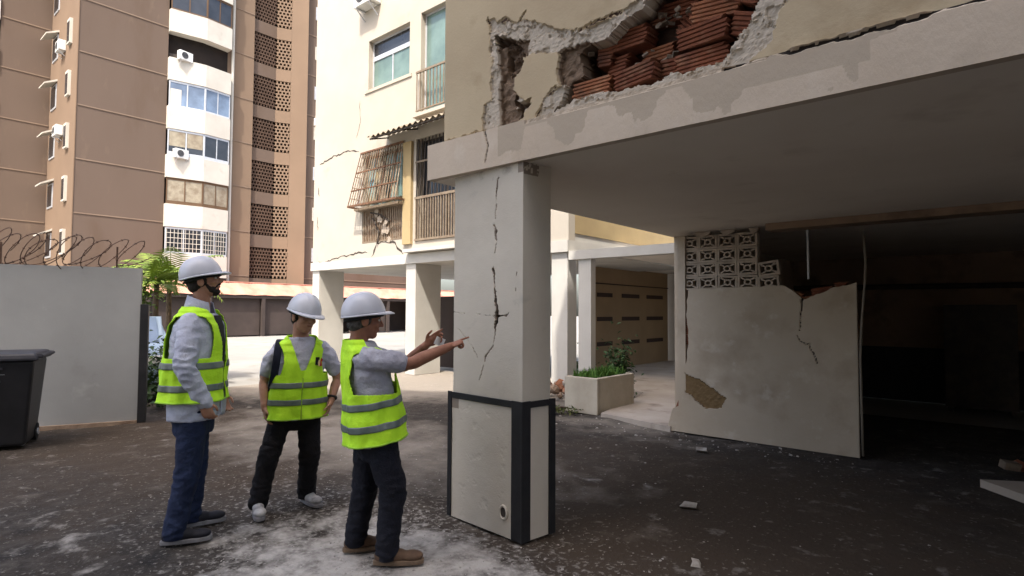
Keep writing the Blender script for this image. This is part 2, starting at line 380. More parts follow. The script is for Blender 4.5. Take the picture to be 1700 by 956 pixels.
# ------------------------------------------------------------------ damaged building: slab edge beam, upper wall, ceiling, garage
bld = empty('damaged_building', (-3.49, 3.05, 0))
tag(bld, 'damaged building raised over open garage, plaster fallen from red bricks above its slab edge', 'building')
BO = Vector((-3.49, 3.05, 0))
def bpart(mb, name, m, smooth=False, parent=bld, off=BO):
    mb.v = [tuple(Vector(v)-off) for v in mb.v]; return mb.obj(name, m, parent, smooth)
ckR = [(-1.11,2.87,.006),(-0.98,2.892,.008),(-0.85,2.885,.010),(-0.78,2.858,.009),(-0.7,2.872,.008),(-0.61,2.872,.006),(-0.52,2.856,.008),(-0.43,2.866,.005),(-0.36,2.857,.009),(-0.31,2.868,.006),(-0.23,2.858,.008),(-0.18,2.872,.006),(-0.12,2.872,.005),(0.3,2.878,.004)]
ckR = [(a+3.49, b-2.6, c*0.75) for a, b, c in ckR]
def beam_fn(u, v):
    wu, wv = u+0.012*nz(u, v, 1, 9), v+0.012*nz(u, v, 2, 9)
    d = segd(wu, wv, ckR); dep = 0; dmg = 0; deep = 0
    if d < 0.012: dep = 0.03 if d < 0 else 0.03*(1-d/0.012); deep = 1 if d < 0.004 else 0
    n1 = nz(u, v*0.6, 7, 4)
    lim = 0.05+0.16*max(0, n1+0.25)*(1.3 if u < 3.0 else 0.2)+(0.1 if 2.2 < u < 3.05 else 0)
    if 0.28-v < lim and 0.75 < u < 3.15: dmg = 1
    # chipped top edge below the hole
    if v > 0.25 and 1.0 < u < 2.6: dep += 0.012+0.014*abs(nz(u, v, 4, 12)); dmg = 1
    c = segd(wu, wv, [(0.62, 0.28, .004), (0.66, 0.16, .003), (0.63, 0.05, .001)])
    if c < 0.004: dep += 0.008; deep = max(deep, 0.55)
    dep += 0.0025*nz(u, v, 5, 3)
    return dep, dmg, deep
o = relief('slab_edge', (0, 0, 2.6), (1, 0, 0), (0, 0, 1), (0, -1, 0), 9.5, 0.28, 1180, 36, beam_fn, 'beam_paint', bld, 0.06)
bpart(MB().box(-3.49, 3.11, 2.6, 6.0, 13.0, 2.88), 'slab', 'ceiling_paint')
bpart(MB().box(-3.4895, 3.052, 2.5995, -3.44, 3.12, 2.8795), 'slab_end', 'beam_paint')
hole = [(-2.27,2.9),(-2.2,2.96),(-2.19,3.02),(-2.13,3.07),(-2.04,3.1),(-2.07,3.19),(-2.08,3.25),(-2.01,3.28),(-1.85,3.28),(-1.78,3.32),(-1.64,3.38),(-1.61,3.41),(-1.45,3.62),(-1.2,3.7),(-0.98,3.5),(-0.92,3.3),(-0.94,3.18),(-0.98,3.12),(-1.07,3.01),(-1.13,2.94),(-1.28,2.92),(-1.44,2.93),(-1.55,2.91),(-1.8,2.93),(-2.12,2.95)]
hole2 = [(-2.8,3.58),(-2.69,3.53),(-2.58,3.44),(-2.53,3.31),(-2.56,3.24),(-2.69,3.25),(-2.72,3.38),(-2.71,3.48),(-2.8,3.5)]
hole3 = [(-2.62,3.11),(-2.58,3.04),(-2.44,3.02),(-2.51,2.97),(-2.56,2.9),(-2.61,2.92),(-2.59,2.99),(-2.65,3.06)]
peels = [[(-2.85,3.71),(-2.69,3.65),(-2.43,3.57),(-2.19,3.42),(-1.99,3.38),(-1.78,3.39),(-1.63,3.45),(-1.5,3.7),(-1.2,3.8),(-1.0,3.6),(-0.82,3.3),(-0.8,3.14),(-0.85,3.09),(-0.87,2.97),(-1.01,2.86),(-2.27,2.86),(-2.39,2.88),(-2.35,3.01),(-2.23,3.04),(-2.23,3.29),(-2.25,3.31),(-2.53,3.35),(-2.6,3.21),(-2.62,3.12),(-2.46,2.99),(-2.51,2.94),(-2.62,2.86),(-2.91,2.87),(-2.91,3.09),(-2.82,3.1),(-2.84,3.42)]]
mortz = [[(-2.78,3.56),(-2.5,3.45),(-2.5,3.25),(-2.62,3.0),(-2.5,2.9),(-2.75,2.88),(-2.76,3.2)], [(-2.24,3.3),(-2.0,3.3),(-2.0,3.06),(-2.15,3.04),(-2.24,3.06)]]
finecr = [[(-2.35,3.36,.004),(-2.0,3.40,.004),(-1.75,3.41,.004)], [(-2.87,3.72,.006),(-2.84,3.64,.006),(-2.72,3.68,.005),(-2.58,3.6,.004),(-2.5,3.66,.002)], [(-2.4,2.9,.004),(-2.34,3.0,.003),(-2.26,3.05,.003)], [(-3.33,2.885,.006),(-2.9,2.885,.005)]]
def upper_fn(u, v):
    X, Z = u-3.33, v+2.88
    wx, wz = X+0.020*nz(X, Z, 1, 9)+0.01*nz(X, Z, 8, 30), Z+0.018*nz(X, Z, 2, 9)+0.01*nz(X, Z, 9, 30)
    dep = 0.0015*nz(X, Z, 4, 3); dmg = deep = mort = 0
    if inpoly(wx, wz, peels[0]): dmg = 1; dep = (0.007 if nz(X, Z, 5, 7)+.3*nz(X, Z, 1, 30) > 0.05 else 0.019)+0.006*abs(nz(X, Z, 5, 11))+0.005*nz(X, Z, 6, 40); mort = 0.30 if dep > .016 else 0
    for m in mortz:
        if dmg and inpoly(wx, wz, m): mort = 1; dep = 0.045+0.03*abs(nz(X, Z, 5, 10))
    if inpoly(wx, wz, hole): dmg = 0; deep = 1; dep = 0.27
    elif inpoly(wx, wz, hole2) or inpoly(wx, wz, hole3): mort = 1; dep = 0.10+0.05*nz(X, Z, 5, 16); deep = 0.45
    elif dmg == 0:
        for c in finecr:
            d = segd(wx, wz, c)
            if d < 0.006: dep = 0.012; deep = 1 if d < 0 else 0.4
    return dep, dmg, mort, deep
relief('upper_wall', (-3.33+3.49, 0.03, 2.88), (1, 0, 0), (0, 0, 1), (0, -1, 0), 3.9, 1.5, 400, 170, upper_fn, 'upper_plaster', bld, 0.30, ('dmg', 'mort', 'deep'))
# the rest of the upper storeys
bpart(MB().box(-3.328, 3.36, 2.884, 6.0, 13.0, 4.38).box(0.572, 3.082, 2.882, 6.0, 3.37, 4.378).box(-3.33, 3.08, 4.38, 6.0, 13.0, 12.5), 'upper_storeys', 'upper_plaster')
# exposed hollow clay bricks, each its own piece
def brick_mesh(seed, L, H, m, D=0.12):
    rr = random.Random(seed); mb = MB(); n = 5; prof = []
    for k in range(n):
        z0 = -H/2+H*k/n; z1 = z0+H/n
        prof += [(z0, 0.0), (z0+H/n*0.15, -0.010), (z1-H/n*0.25, -0.010), (z1-H/n*0.1, 0.0)]
    prof.append((H/2, 0.0))
    def jag(side, z): return side*(L/2+rr.uniform(-0.03, 0.008))
    for sx in (0, 1):
        pass
    a = []; b = []
    for (z, y) in prof: a.append((jag(-1, z), y, z)); b.append((jag(1, z), y, z))
    nP = len(prof); vs = a+b+[(p[0], D, p[2]) for p in a]+[(p[0], D, p[2]) for p in b]; fs = []
    for i in range(nP-1):
        fs += [(i, nP+i, nP+i+1, i+1), (i, i+1, 2*nP+i+1, 2*nP+i), (nP+i, 3*nP+i, 3*nP+i+1, nP+i+1)]
    fs += [(0, 2*nP, 3*nP, nP), (nP-1, 2*nP-1, 4*nP-1, 3*nP-1)]
    mb.add(vs, fs); return mb.mesh('brick', m)
bmesh_v = [brick_mesh(i, L, 0.125, m) for i, (L, m) in enumerate(((.30,'brick_red'),(.24,'brick_orange'),(.17,'brick_red'),(.28,'brick_orange'),(.13,'brick_red')))]
bricks = [  # x, z, depth, tilt, variant
 (-2.00,3.005,.06,.03,3),(-1.70,3.01,.05,-.02,0),(-1.86,3.145,.17,.04,2),(-1.60,3.15,.19,0,1),(-1.94,3.215,.12,.05,4),
 (-1.28,3.0,.045,.0,0),(-1.27,3.135,.06,.03,0),(-1.20,3.27,.09,.06,3),(-1.14,3.40,.10,-.05,1),(-1.47,3.01,.10,.1,2),(-1.02,3.30,.07,.5,2),(-1.05,3.13,.08,.35,4),
 (-1.24,3.53,.13,.03,0),(-1.78,3.285,.12,.02,0),(-1.5,3.40,.22,.0,0),(-1.40,3.27,.16,.9,4),(-1.1,3.56,.16,.0,1)]
for (x, z, dp, tl, k) in bricks:
    inst('brick', bmesh_v[k], T(x+3.49, 0.03+dp+random.uniform(-.015, .03), z) @ Matrix.Rotation(tl+random.uniform(-.07, .07), 4, 'Y') @ Matrix.Rotation(random.uniform(-.16, .16), 4, 'Z') @ Matrix.Rotation(random.uniform(-.15, .15), 4, 'X'), bld)
mb = MB(); rr = random.Random(5)
for _ in range(60):
    x = rr.uniform(-2.1, -0.95); z = rr.uniform(2.93, 3.5)
    if rr.random() < 0.55: x, z = rr.gauss(-1.45, 0.10), rr.uniform(2.95, 3.4)
    if not inpoly(x, z, hole): continue
    s = rr.uniform(.008, .028); M = T(x, 3.08+rr.uniform(.10, .2), z) @ Matrix.Rotation(rr.random()*6, 4, (1, .4, .2))
    mb.obox(M, -s, -s*.5, -s*.3, s*rr.uniform(.4, 1), s*.5, s*.25)
tag(bpart(mb, 'mortar_lumps', 'mortar'), kind='stuff')

# garage behind: dark plastered room
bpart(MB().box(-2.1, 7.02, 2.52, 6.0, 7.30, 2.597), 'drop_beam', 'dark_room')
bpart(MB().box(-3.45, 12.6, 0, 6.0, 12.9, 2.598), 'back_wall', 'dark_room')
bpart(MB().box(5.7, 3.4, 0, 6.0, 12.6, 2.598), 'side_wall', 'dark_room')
bpart(MB().box(-3.45, 7.5, 0, -3.25, 12.6, 2.598), 'inner_wall', 'garage_white')
bpart(MB().tube([(-3.2, 12.5, 2.05), (5.6, 12.5, 2.0)], 0.05, 8), 'pipe', 'dark_metal')
bpart(MB().box(-3.24, 12.52, 0, 5.6, 12.59, 0.95), 'dark_dado', 'black_paint')
# garage partition wall with pierced blocks
gw = empty('garage_partition_wall', (-3.4, 7.22, 0)); tag(gw, 'broken white garage partition wall with pierced concrete blocks along its top left', 'wall')
tops = [(-3.5,1.86),(-3.11,1.86),(-2.68,1.86),(-1.97,1.88),(-1.89,1.83),(-1.75,1.71),(-1.65,1.75),(-1.44,1.84),(-1.22,1.89),(-1.0,1.9)]
lefts = [(0,-3.44),(0.1,-3.41),(0.3,-3.36),(0.36,-3.22),(0.55,-3.20),(0.76,-3.20),(1.0,-3.15),(1.3,-3.13),(1.55,-3.16),(1.86,-3.13)]
def pl(t, x):
    for (a, b), (c, d) in zip(t, t[1:]):
        if a <= x <= c: return b+(d-b)*(x-a)/(c-a)
    return t[-1][1] if x > t[-1][0] else t[0][1]
patch = [(-3.3,0.80),(-3.2,0.76),(-3.0,0.7),(-2.65,0.49),(-2.71,0.36),(-2.92,0.34),(-3.18,0.53),(-3.3,0.5)]
gck = [[(-1.75,1.75,.010),(-1.78,1.55,.003),(-1.8,1.35,.001)], [(-1.83,1.30,.001),(-1.78,1.22,.003),(-1.69,1.2,.004),(-1.65,1.11,.003),(-1.61,0.98,.0005)]]
mb = MB(); dm = []; dp_ = []; NU, NV = 150, 130
for j in range(NV+1):
    for i in range(NU+1):
        v = j/NV; z = v*1.88; xl = pl(lefts, z)+0.012*nz(z, 1, 0, 9); x = xl+(-1.22-xl)*i/NU
        zt = pl(tops, x)+0.012*nz(x, 2, 0, 12); z = v*zt
        wx, wz = x+0.02*nz(x, z, 1, 8), z+0.02*nz(x, z, 2, 8); d = 0.002*nz(x, z, 3, 3); a = b = 0
        if inpoly(wx, wz, patch): a = 1; d = 0.018+0.006*nz(x, z, 3, 20)
        for c in gck:
            q = segd(wx, wz, c)
            if q < 0.003: d = 0.015; b = 1 if q < 0 else 0.45
        mb.v.append((x+3.4, d, z)); dm.append(a); dp_.append(b)
for j in range(NV):
    for i in range(NU): mb.f.append((j*(NU+1)+i, j*(NU+1)+i+1, (j+1)*(NU+1)+i+1, (j+1)*(NU+1)+i))
ring = list(range(NU+1))+[j*(NU+1)+NU for j in range(1, NV+1)]+[NV*(NU+1)+i for i in range(NU-1, -1, -1)]+[j*(NU+1) for j in range(NV-1, 0, -1)]
b0 = len(mb.v)
for k in ring: p = mb.v[k]; mb.v.append((p[0], 0.04, p[2])); dm.append(1 if dm[k] else 0); dp_.append(0)
for k in range(len(ring)): mb.f.append((ring[k], b0+k, b0+(k+1) % len(ring), ring[(k+1) % len(ring)]))
o = mb.obj('plaster_face', 'garage_white', gw)
for nme, a in (('dmg', dm), ('deep', dp_)): at = o.data.attributes.new(nme, 'FLOAT', 'POINT'); at.data.foreach_set('value', a)
mb = MB()
prof = [(-3.36, 0.0)]+[(pl(lefts, z)+0.03, z) for z in (0.3, 0.7, 1.0, 1.4, 1.84)]+[(x, pl(tops, x)-0.03) for x in (-2.6, -2.0, -1.89, -1.75, -1.6, -1.4, -1.25)]+[(-1.25, 0)]
mb.prism([(a+3.4, b) for a, b in prof], 'y', 0.03, 0.16); mb.obj('wall_core', 'brick_red', gw)
for k, (x, z, tl) in enumerate(((-1.86,1.76,.35),(-1.72,1.70,-.2),(-1.56,1.80,-.15),(-1.38,1.85,.0))):
    inst('brick', bmesh_v[(k*2+1) % 5], T(x+3.4, 0.05, z) @ Matrix.Rotation(tl, 4, 'Y') @ Matrix.Scale(0.8, 4), gw)
for k, z in enumerate((1.2, 1.33, 1.46)): inst('brick', bmesh_v[4], T(-3.16+3.4, 0.05, z) @ Matrix.Rotation(.1*k, 4, 'Y'), gw)
bpart(MB().box(-3.28, 7.235, 0, -3.18, 7.36, 2.56), 'door_jamb', 'garage_white', parent=gw, off=Vector((-3.4, 7.22, 0)))
# pierced block
BW, BH = 0.243, 0.172
def ringpts(rx, rz, n=16): return [(rx*math.cos(2*PI*k/n), rz*math.sin(2*PI*k/n)) for k in range(n)]
mb = MB(); t = 0.026
for (a, b, c, d) in ((-BW/2,-BH/2,BW/2,-BH/2+t),(-BW/2,BH/2-t,BW/2,BH/2),(-BW/2,-BH/2+t,-BW/2+t,BH/2-t),(BW/2-t,-BH/2+t,BW/2,BH/2-t)): mb.box(a, 0, b, c, 0.10, d)
ou, inn = ringpts(.048, .042), ringpts(.026, .022); n = 16
vs = [(p[0], 0.004, p[1]) for p in ou]+[(p[0], 0.004, p[1]) for p in inn]+[(p[0], 0.096, p[1]) for p in ou]+[(p[0], 0.096, p[1]) for p in inn]; fs = []
for k in range(n):
    q = (k+1) % n; fs += [(k, q, n+q, n+k), (2*n+k, 3*n+k, 3*n+q, 2*n+q), (k, 2*n+k, 2*n+q, q), (n+k, n+q, 3*n+q, 3*n+k)]
mb.add(vs, fs)
for sx in (-1, 1):
    for sz in (-1, 1): mb.prism([(sx*.030, sz*.034), (sx*.040, sz*.024), (sx*(BW/2-t+.002), sz*(BH/2-t-.014)), (sx*(BW/2-t-.02), sz*(BH/2-t+.002))], 'y', 0.006, 0.094)
blk = mb.mesh('pierced_block', 'block_white')
rr = random.Random(2)
for r in range(4):
    for c in range(7):
        if c > 3 and not (r == 2 and c == 4 or r == 3 and c in (4,)): continue
        x = -3.13+c*0.246; z = 2.46-r*0.175; tl = rr.uniform(-.02, .02); tlt = 0
        if c == 4: tl = -0.12; z -= 0.02
        if r == 3: tl += rr.uniform(-.05, .05)
        inst('pierced_block', blk, T(x+3.4, 0.04+rr.uniform(-.006, .006), z) @ Matrix.Rotation(tl, 4, 'Y'), gw)
for (x, z, s) in ((-2.95,2.555,.12),(-2.62,2.56,.10),(-2.3,2.55,.06)):
    bpart(MB().prism([(x-s, 2.592), (x-s*.6, z-.01), (x+s*.1, z-.03), (x+s*.8, z), (x+s, 2.592)], 'y', 7.225, 7.30), 'plaster_remnant', 'block_white', parent=gw, off=Vector((-3.4, 7.22, 0)))
bpart(MB().tube([(-1.72, 7.3, 2.59), (-1.715, 7.3, 1.95)], 0.012, 6), 'bare_conduit', 'alu', parent=gw, off=Vector((-3.4, 7.22, 0)))
cab = MB().tube([(-1.15, 7.24, 2.45), (-1.13, 7.22, 2.1), (-1.14, 7.2, 1.85), (-1.17, 7.19, 1.5), (-1.19, 7.19, 1.1), (-1.19, 7.2, 0.6), (-1.185, 7.2, 0.03)], 0.012, 6)
tag(cab.obj('hanging_cable', 'cable', smooth=True), 'pale cable hanging down beside the right end of the garage wall', 'cable')
tag(MB().prism([(-0.2, 6.75), (0.15, 6.35), (1.0, 6.5), (1.1, 7.0), (0.4, 7.1)], 'z', 0.0, 0.07).obj('fallen_slab_piece', 'path'), 'flat pale concrete piece lying on the dark floor at the right edge', 'rubble')
mb = MB(); rr = random.Random(9)
rp = empty('rubble_heap', (0.5, 7.5, 0)); tag(rp, 'low heap of broken bricks on the dark garage floor behind the fallen slab piece', 'rubble')
for k in range(16):
    s = rr.uniform(.04, .1); m2 = MB(); M = T(rr.gauss(0, .35), rr.gauss(0, .25), s*.6+rr.uniform(0, .08)) @ Matrix.Rotation(rr.random()*6, 4, (.2, .3, 1)); m2.obox(M, -s, -s*.6, -s*.5, s, s*.6, s*.5)
    m2.obj('broken_brick', rr.choice(['brick_red', 'rubble', 'mortar']), rp)
# dim things inside the garage
cabn = empty('metal_cabinet', (-0.3, 11.9, 0)); tag(cabn, 'dark metal cabinet barely seen against the back wall of the garage', 'cabinet')
MB().box(-.45, -.3, 0.08, .45, .3, 1.7).obj('cabinet_body', 'dark_metal', cabn); MB().box(-.44, -.325, .1, -.01, -.302, 1.68).obj('cabinet_door', 'dark_metal', cabn); MB().box(.01, -.325, .1, .44, -.302, 1.68).obj('cabinet_door', 'dark_metal', cabn)
MB().box(-.42, -.27, 0, -.36, -.2, .079).obj('foot', 'dark_metal', cabn)
for a_, b_ in ((.36, -.27), (-.42, .2), (.36, .2)): MB().box(a_, b_, 0, a_+.06, b_+.07, .079).obj('foot', 'dark_metal', cabn)

# ------------------------------------------------------------------ the cracked pillar
A = Vector((-2.52, 3.075, 0)); d = Vector((-0.764, 0.056, 0)).normalized(); nrm = Vector((d.y, -d.x, 0))   # face direction to the left, outward normal
if nrm.y > 0: nrm = -nrm
pil = empty('pillar', (-2.9, 3.2, 0)); tag(pil, 'cracked pale pillar with black painted edge bands around its lower part', 'pillar'); PO = Vector((-2.9, 3.2, 0))
cr = [[(0.239,2.53,.004),(0.261,2.483,.006),(0.269,2.39,.003)],[(0.285,2.189,.007),(0.273,2.125,.009),(0.266,2.07,.004)],[(0.3,1.862,.012),(0.288,1.823,.008),(0.281,1.768,.005)],
      [(0.28,1.722,.006),(0.268,1.629,.013),(0.252,1.583,.014),(0.26,1.521,.018),(0.267,1.475,.014),(0.277,1.398,.006)],[(0.256,1.521,.010),(0.168,1.53,.006),(0.13,1.55,.002)],[(0.288,1.313,.005),(0.332,1.272,.004),(0.378,1.223,.007),(0.389,1.176,.003)],
      [(0.064,1.836,.004),(0.07,1.8,.001)],[(0.07,1.732,.003),(0.066,1.7,.002)],[(0.055,1.61,.004),(0.052,1.598,.003)]]
thin = [[(0.269,2.39,.0025),(0.285,2.189,.0025)],[(0.266,2.07,.002),(0.3,1.862,.002)],[(0.281,1.768,.003),(0.28,1.722,.003)],[(0.277,1.398,.002),(0.288,1.313,.003)],[(0.389,1.176,.002),(0.45,1.02,.001)],[(0.74,1.545,.0015),(0.5,1.54,.0015),(0.256,1.521,.002)],[(0.70,1.44,.001),(0.52,1.30,.0015),(0.46,1.22,.001)]]
def pil_fn(u, v):
    uu, vv = u+0.010*nz(u, v, 1, 14)+0.006*nz(u, v, 4, 45), v+0.012*nz(u, v, 2, 14)+0.006*nz(u, v, 5, 45)
    dep = 0.002*nz(u, v, 3, 4); dm = de = so = 0
    for c in cr:
        q = segd(uu, vv, c)+.0035
        if q < 0.004+0.004*nz(u, v, 7, 30):
            dm = 1; dep += 0.006
            if q < -0.002+0.006*nz(u, v, 8, 35): dep += 0.03; de = 1
    for c in thin:
        q = segd(uu, vv, c)
        if q < 0.0010 and nz(u, v, 6, 18) > -0.12: dep += 0.005; dm = .7
    if v > 2.25: so = min(0.42, (v-2.25)*1.2)  # darker blotches toward the top, at the foot and mid plinth
    if 0.03 < v < 0.9: so = max(so, 0.30*max(0, 1-abs(v-0.42)/0.35)*max(0, 1-abs(u-0.5)/0.3), 0.3 if v < 0.08 else 0)
    return dep, dm, de, so
PW, PD = 0.735, 0.27
side = Vector((0.044, 0.294, 0)).normalized()
L3 = lambda p: tuple(Vector(p)-PO)
relief('pillar_face', L3(A), d, (0, 0, 1), nrm, PW, 2.6, 150, 420, pil_fn, 'pillar_paint', pil, 0.05, ('dmg', 'deep', 'darker'))
def flank_fn(u, v): return 0.002*nz(u, v, 8, 4), (1 if v > 2.52 and nz(u, v, 3, 20) > -0.1 and u < 0.15 else 0), 0, 0
relief('pillar_flank', L3(A+d*0.0005), side, (0, 0, 1), -d, PD, 2.6, 40, 200, flank_fn, 'pillar_paint', pil, 0.05, ('dmg', 'deep', 'darker'))
def quadbox(mb, u0, u1, w0, w1, z0, z1):
    """box in pillar plan coordinates: u along the face to the left, w into the pillar"""
    p = [A+d*a+side*b for a, b in ((u0, w0), (u1, w0), (u1, w1), (u0, w1))]
    return mb.add([(q.x-PO.x, q.y-PO.y, z) for z in (z0, z1) for q in p], [(0,3,2,1),(4,5,6,7),(0,1,5,4),(1,2,6,5),(2,3,7,6),(3,0,4,7)])
quadbox(MB(), 0.045, PW-0.001, 0.045, PD-0.001, 0, 2.598).obj('pillar_core', 'pillar_paint', pil)
# lower plinth skin, a little proud, with black bands
def plinth_fn(u, v):
    a = pil_fn(u, v); return a[0]+0.006*max(0, nz(u, v, 9, 9)-0.35), 1 if (u > 0.66 and v > 0.82 and nz(u, v, 2, 8) > -0.1) else 0, 0, a[3]
relief('plinth_face', L3(A-d*0.012+nrm*0.016), d, (0, 0, 1), nrm, PW+0.03, 0.90, 120, 130, plinth_fn, 'pillar_paint', pil, 0.014, ('dmg', 'deep', 'darker'))
relief('plinth_flank', L3(A-d*0.014), side, (0, 0, 1), -d, PD+0.012, 0.90, 40, 120, flank_fn, 'pillar_paint', pil, 0.012, ('dmg', 'deep', 'darker'))
def worn(mb, name):
    return mb.obj(name, 'black_paint', pil, bevel=0.003)
worn(quadbox(MB(), -0.024, 0.078, -0.026, -0.0175, 0.0, 0.945), 'corner_band'); worn(quadbox(MB(), -0.027, -0.0155, -0.028, 0.055, 0.0, 0.945), 'corner_band')
worn(quadbox(MB(), PW-0.012, PW+0.032, -0.027, -0.0175, 0.0, 0.945), 'edge_band'); worn(quadbox(MB(), -0.029, -0.0165, PD-0.035, PD+0.024, 0.0, 0.945), 'edge_band')
worn(quadbox(MB(), 0.0785, PW-0.0125, -0.025, -0.012, 0.895, 0.941), 'cross_band'); worn(quadbox(MB(), -0.0255, -0.012, 0.0555, PD-0.0355, 0.897, 0.941), 'cross_band')
c = A+d*0.155-side*0.02; mb = MB(); pts = []
for k in range(25):
    a = 2*PI*k/24; q = c+d*math.cos(a)*0.034; pts.append((q.x-PO.x, q.y-PO.y, 0.165+0.045*math.sin(a)))
mb.tube(pts, 0.009, 8, cap=False).obj('drain_rim', 'pillar_paint', pil, smooth=True)
quadbox(MB(), 0.128, 0.182, -0.022, -0.0175, 0.135, 0.197).obj('drain_hole', 'crack', pil)

# ------------------------------------------------------------------ cream apartment building, sunlit
CB = empty('cream_building', (-11, 9.2, 0)); CO = Vector((-11, 9.2, 0))
tag(CB, 'sunlit cream apartment building on white columns with cracked walls and barred windows', 'building')
def cpart(mb, name, m, smooth=False, parent=CB, bevel=0):
    mb.v = [tuple(Vector(v)-CO) for v in mb.v]; return mb.obj(name, m, parent, smooth, bevel=bevel)
W1, W2, W3, W4 = (-12.97,-11.25,7.5,8.85), (-10.82,-9.6,6.42,8.92), (-13.15,-11.45,3.35,5.72), (-10.95,-9.2,3.25,5.78)
holes = [W1, W2, W3, W4, (-8.6,-7.4,7.5,8.85), (-8.6,-7.4,4.3,5.7), (-12.97,-11.25,10.6,11.9), (-10.82,-9.6,9.5,11.9)]
cpart(wall_open(MB(), -15.6, -6.4, 2.95, 13.0, 9.2, 9.42, holes), 'facade', 'cream')
cpart(MB().box(-15.6, 9.4205, 2.95, -15.38, 15, 13.0), 'end_wall', 'cream')
cpart(MB().box(-6.62, 9.4205, 3.1, -6.4, 15, 13.0), 'end_wall', 'cream_shaded')
cpart(MB().box(-15.37, 9.75, 2.951, -6.63, 9.85, 13.0), 'inner_partition', 'cream_shaded')
cpart(MB().box(-15.66, 9.17, 2.72, -6.4, 15.0, 2.9495), 'floor_slab', 'white_wall')
for x0 in (-15.62, -11.30):
    cpart(MB().box(x0, 9.22, 0, x0+0.36, 10.05, 2.7195), 'column', 'white_wall')
cpart(MB().box(-6.83, 9.24, 0, -6.45, 9.55, 2.7195), 'column', 'white_wall')
cpart(MB().box(-8.5, 13.0, 0, -8.1, 13.4, 2.7195), 'column', 'white_wall')
cpart(MB().box(-6.4, 9.2, 2.56, -3.9, 9.42, 2.73), 'lintel', 'white_wall')
cpart(MB().box(-6.2, 9.25, 0, -5.92, 9.41, 2.5595), 'lintel_post', 'white_wall')
cpart(MB().box(-6.6, 9.43, 2.735, -6.42, 16.5, 3.098), 'porch_beam', 'white_wall')
def win(x0, x1, z0, z1, y=9.34, cols=2, frame='alu', glass='glass_green', transom=None, t=0.045):
    w = cpart(MB().box(x0, y, z0, x1, y+.05, z0+t).box(x0, y, z1-t, x1, y+.05, z1).box(x0, y, z0+t, x0+t, y+.05, z1-t).box(x1-t, y, z0+t, x1, y+.05, z1-t), 'window', frame)
    zt = transom or z1
    if transom: cpart(MB().box(x0+t, y-.005, transom-.06, x1-t, y+.045, transom+.06), 'transom_bar', frame, parent=w); cpart(MB().box(x0+t, y+.02, transom+.06, x1-t, y+.03, z1-t), 'pane', 'glass_dark', parent=w); zt = transom-.06
    for k in range(cols):
        a = x0+t+(x1-x0-2*t)*k/cols; b = x0+t+(x1-x0-2*t)*(k+1)/cols
        cpart(MB().box(a+(.02 if k else 0), y+.02+.004*k, z0+t, b-.02*(k < cols-1), y+.03+.004*k, zt-(t if not transom else 0)), 'pane', glass, parent=w)
        if k: cpart(MB().box(a-.0195, y+.005, z0+t, a+.0195, y+.055, zt-.001), 'mullion', frame, parent=w)
    return w
win(-12.97, -11.25, 7.5, 8.85, transom=8.38); win(-10.82, -9.6, 6.42, 8.92, cols=1, glass='glass_green')
win(-13.15, -11.45, 4.32, 5.72, y=9.38, cols=3, glass='cloth_mixed', frame='grille_paint'); win(-10.95, -9.2, 3.25, 5.78, y=9.42, cols=2, glass='glass_dark', frame='dark_metal')
win(-8.6, -7.4, 7.5, 8.85); win(-8.6, -7.4, 4.3, 5.7); win(-12.97, -11.25, 10.6, 11.9); win(-10.82, -9.6, 9.5, 11.9, cols=1)
cpart(MB().box(-13.1, 9.17, 7.42, -11.15, 9.335, 7.4995), 'window_sill', 'cream')
cpart(MB().box(-10.95, 9.05, 6.28, -9.5, 9.335, 6.36), 'balcony_ledge', 'cream')
rail = cpart(MB().box(-10.86, 9.08, 7.36, -9.5, 9.12, 7.41).box(-10.86, 9.08, 6.42, -9.5, 9.12, 6.45), 'railing', 'grille_dull')
for k in range(12):
    x = -10.85+k*0.12; cpart(MB().box(x, 9.09, 6.4505, x+.022, 9.11, 7.3595), 'baluster', 'grille_dull', parent=rail)
# projecting window cage on the lower floor: tilted bars
cg = cpart(MB().bar((-13.32, 8.85, 4.32), (-11.3, 8.85, 4.32), .05).bar((-13.32, 9.18, 4.32), (-13.32, 8.85, 4.32), .045).bar((-11.3, 9.18, 4.32), (-11.3, 8.85, 4.32), .045).bar((-13.2, 9.16, 5.8), (-11.4, 9.16, 5.8), .045).bar((-13.25, 9.05, 5.25), (-11.36, 9.05, 5.25), .035).bar((-13.29, 8.93, 4.75), (-11.33, 8.93, 4.75), .03), 'window_cage', 'rust')
for k in range(19):
    t_ = k/18; cpart(MB().bar((-13.32+2.02*t_, 8.85, 4.32), (-13.2+1.8*t_, 9.16, 5.8), .02), 'cage_bar', 'grille_paint' if k % 4 else 'rust', parent=cg)
for k in range(4):
    z = 4.55+k*.3; f = (z-4.32)/1.48; cpart(MB().bar((-13.32+.12*f, 8.85+.31*f, z), (-13.32+.12*f, 9.19, z), .018), 'cage_bar', 'grille_paint', parent=cg)
cpart(MB().box(-13.14, 9.10, 4.36, -11.46, 9.16, 4.42).box(-13.25, 9.0, 4.22, -11.38, 9.19, 4.28), 'cage_shelf', 'grille_dull', parent=cg)
for k, (x, m) in enumerate(((-12.9,'cloth_mixed'),(-12.45,'curtain'),(-11.95,'cloth_mixed'),(-11.62,'glass_green'))):
    cpart(MB().grid(lambda u, v, x=x: (x+.28*u, 9.2+.02*math.sin(u*14), 4.45+v*(0.9+.1*(k % 2))), 12, 2), 'hanging_cloth', m, parent=cg)
lr = cpart(MB().box(-13.15, 9.21, 4.22, -11.45, 9.25, 4.319).box(-13.15, 9.21, 3.36, -11.45, 9.25, 3.40), 'parapet_grille', 'grille_dull')
cpart(MB().box(-13.149, 9.30, 3.351, -11.451, 9.36, 4.31), 'parapet_panel', 'cream', parent=lr)
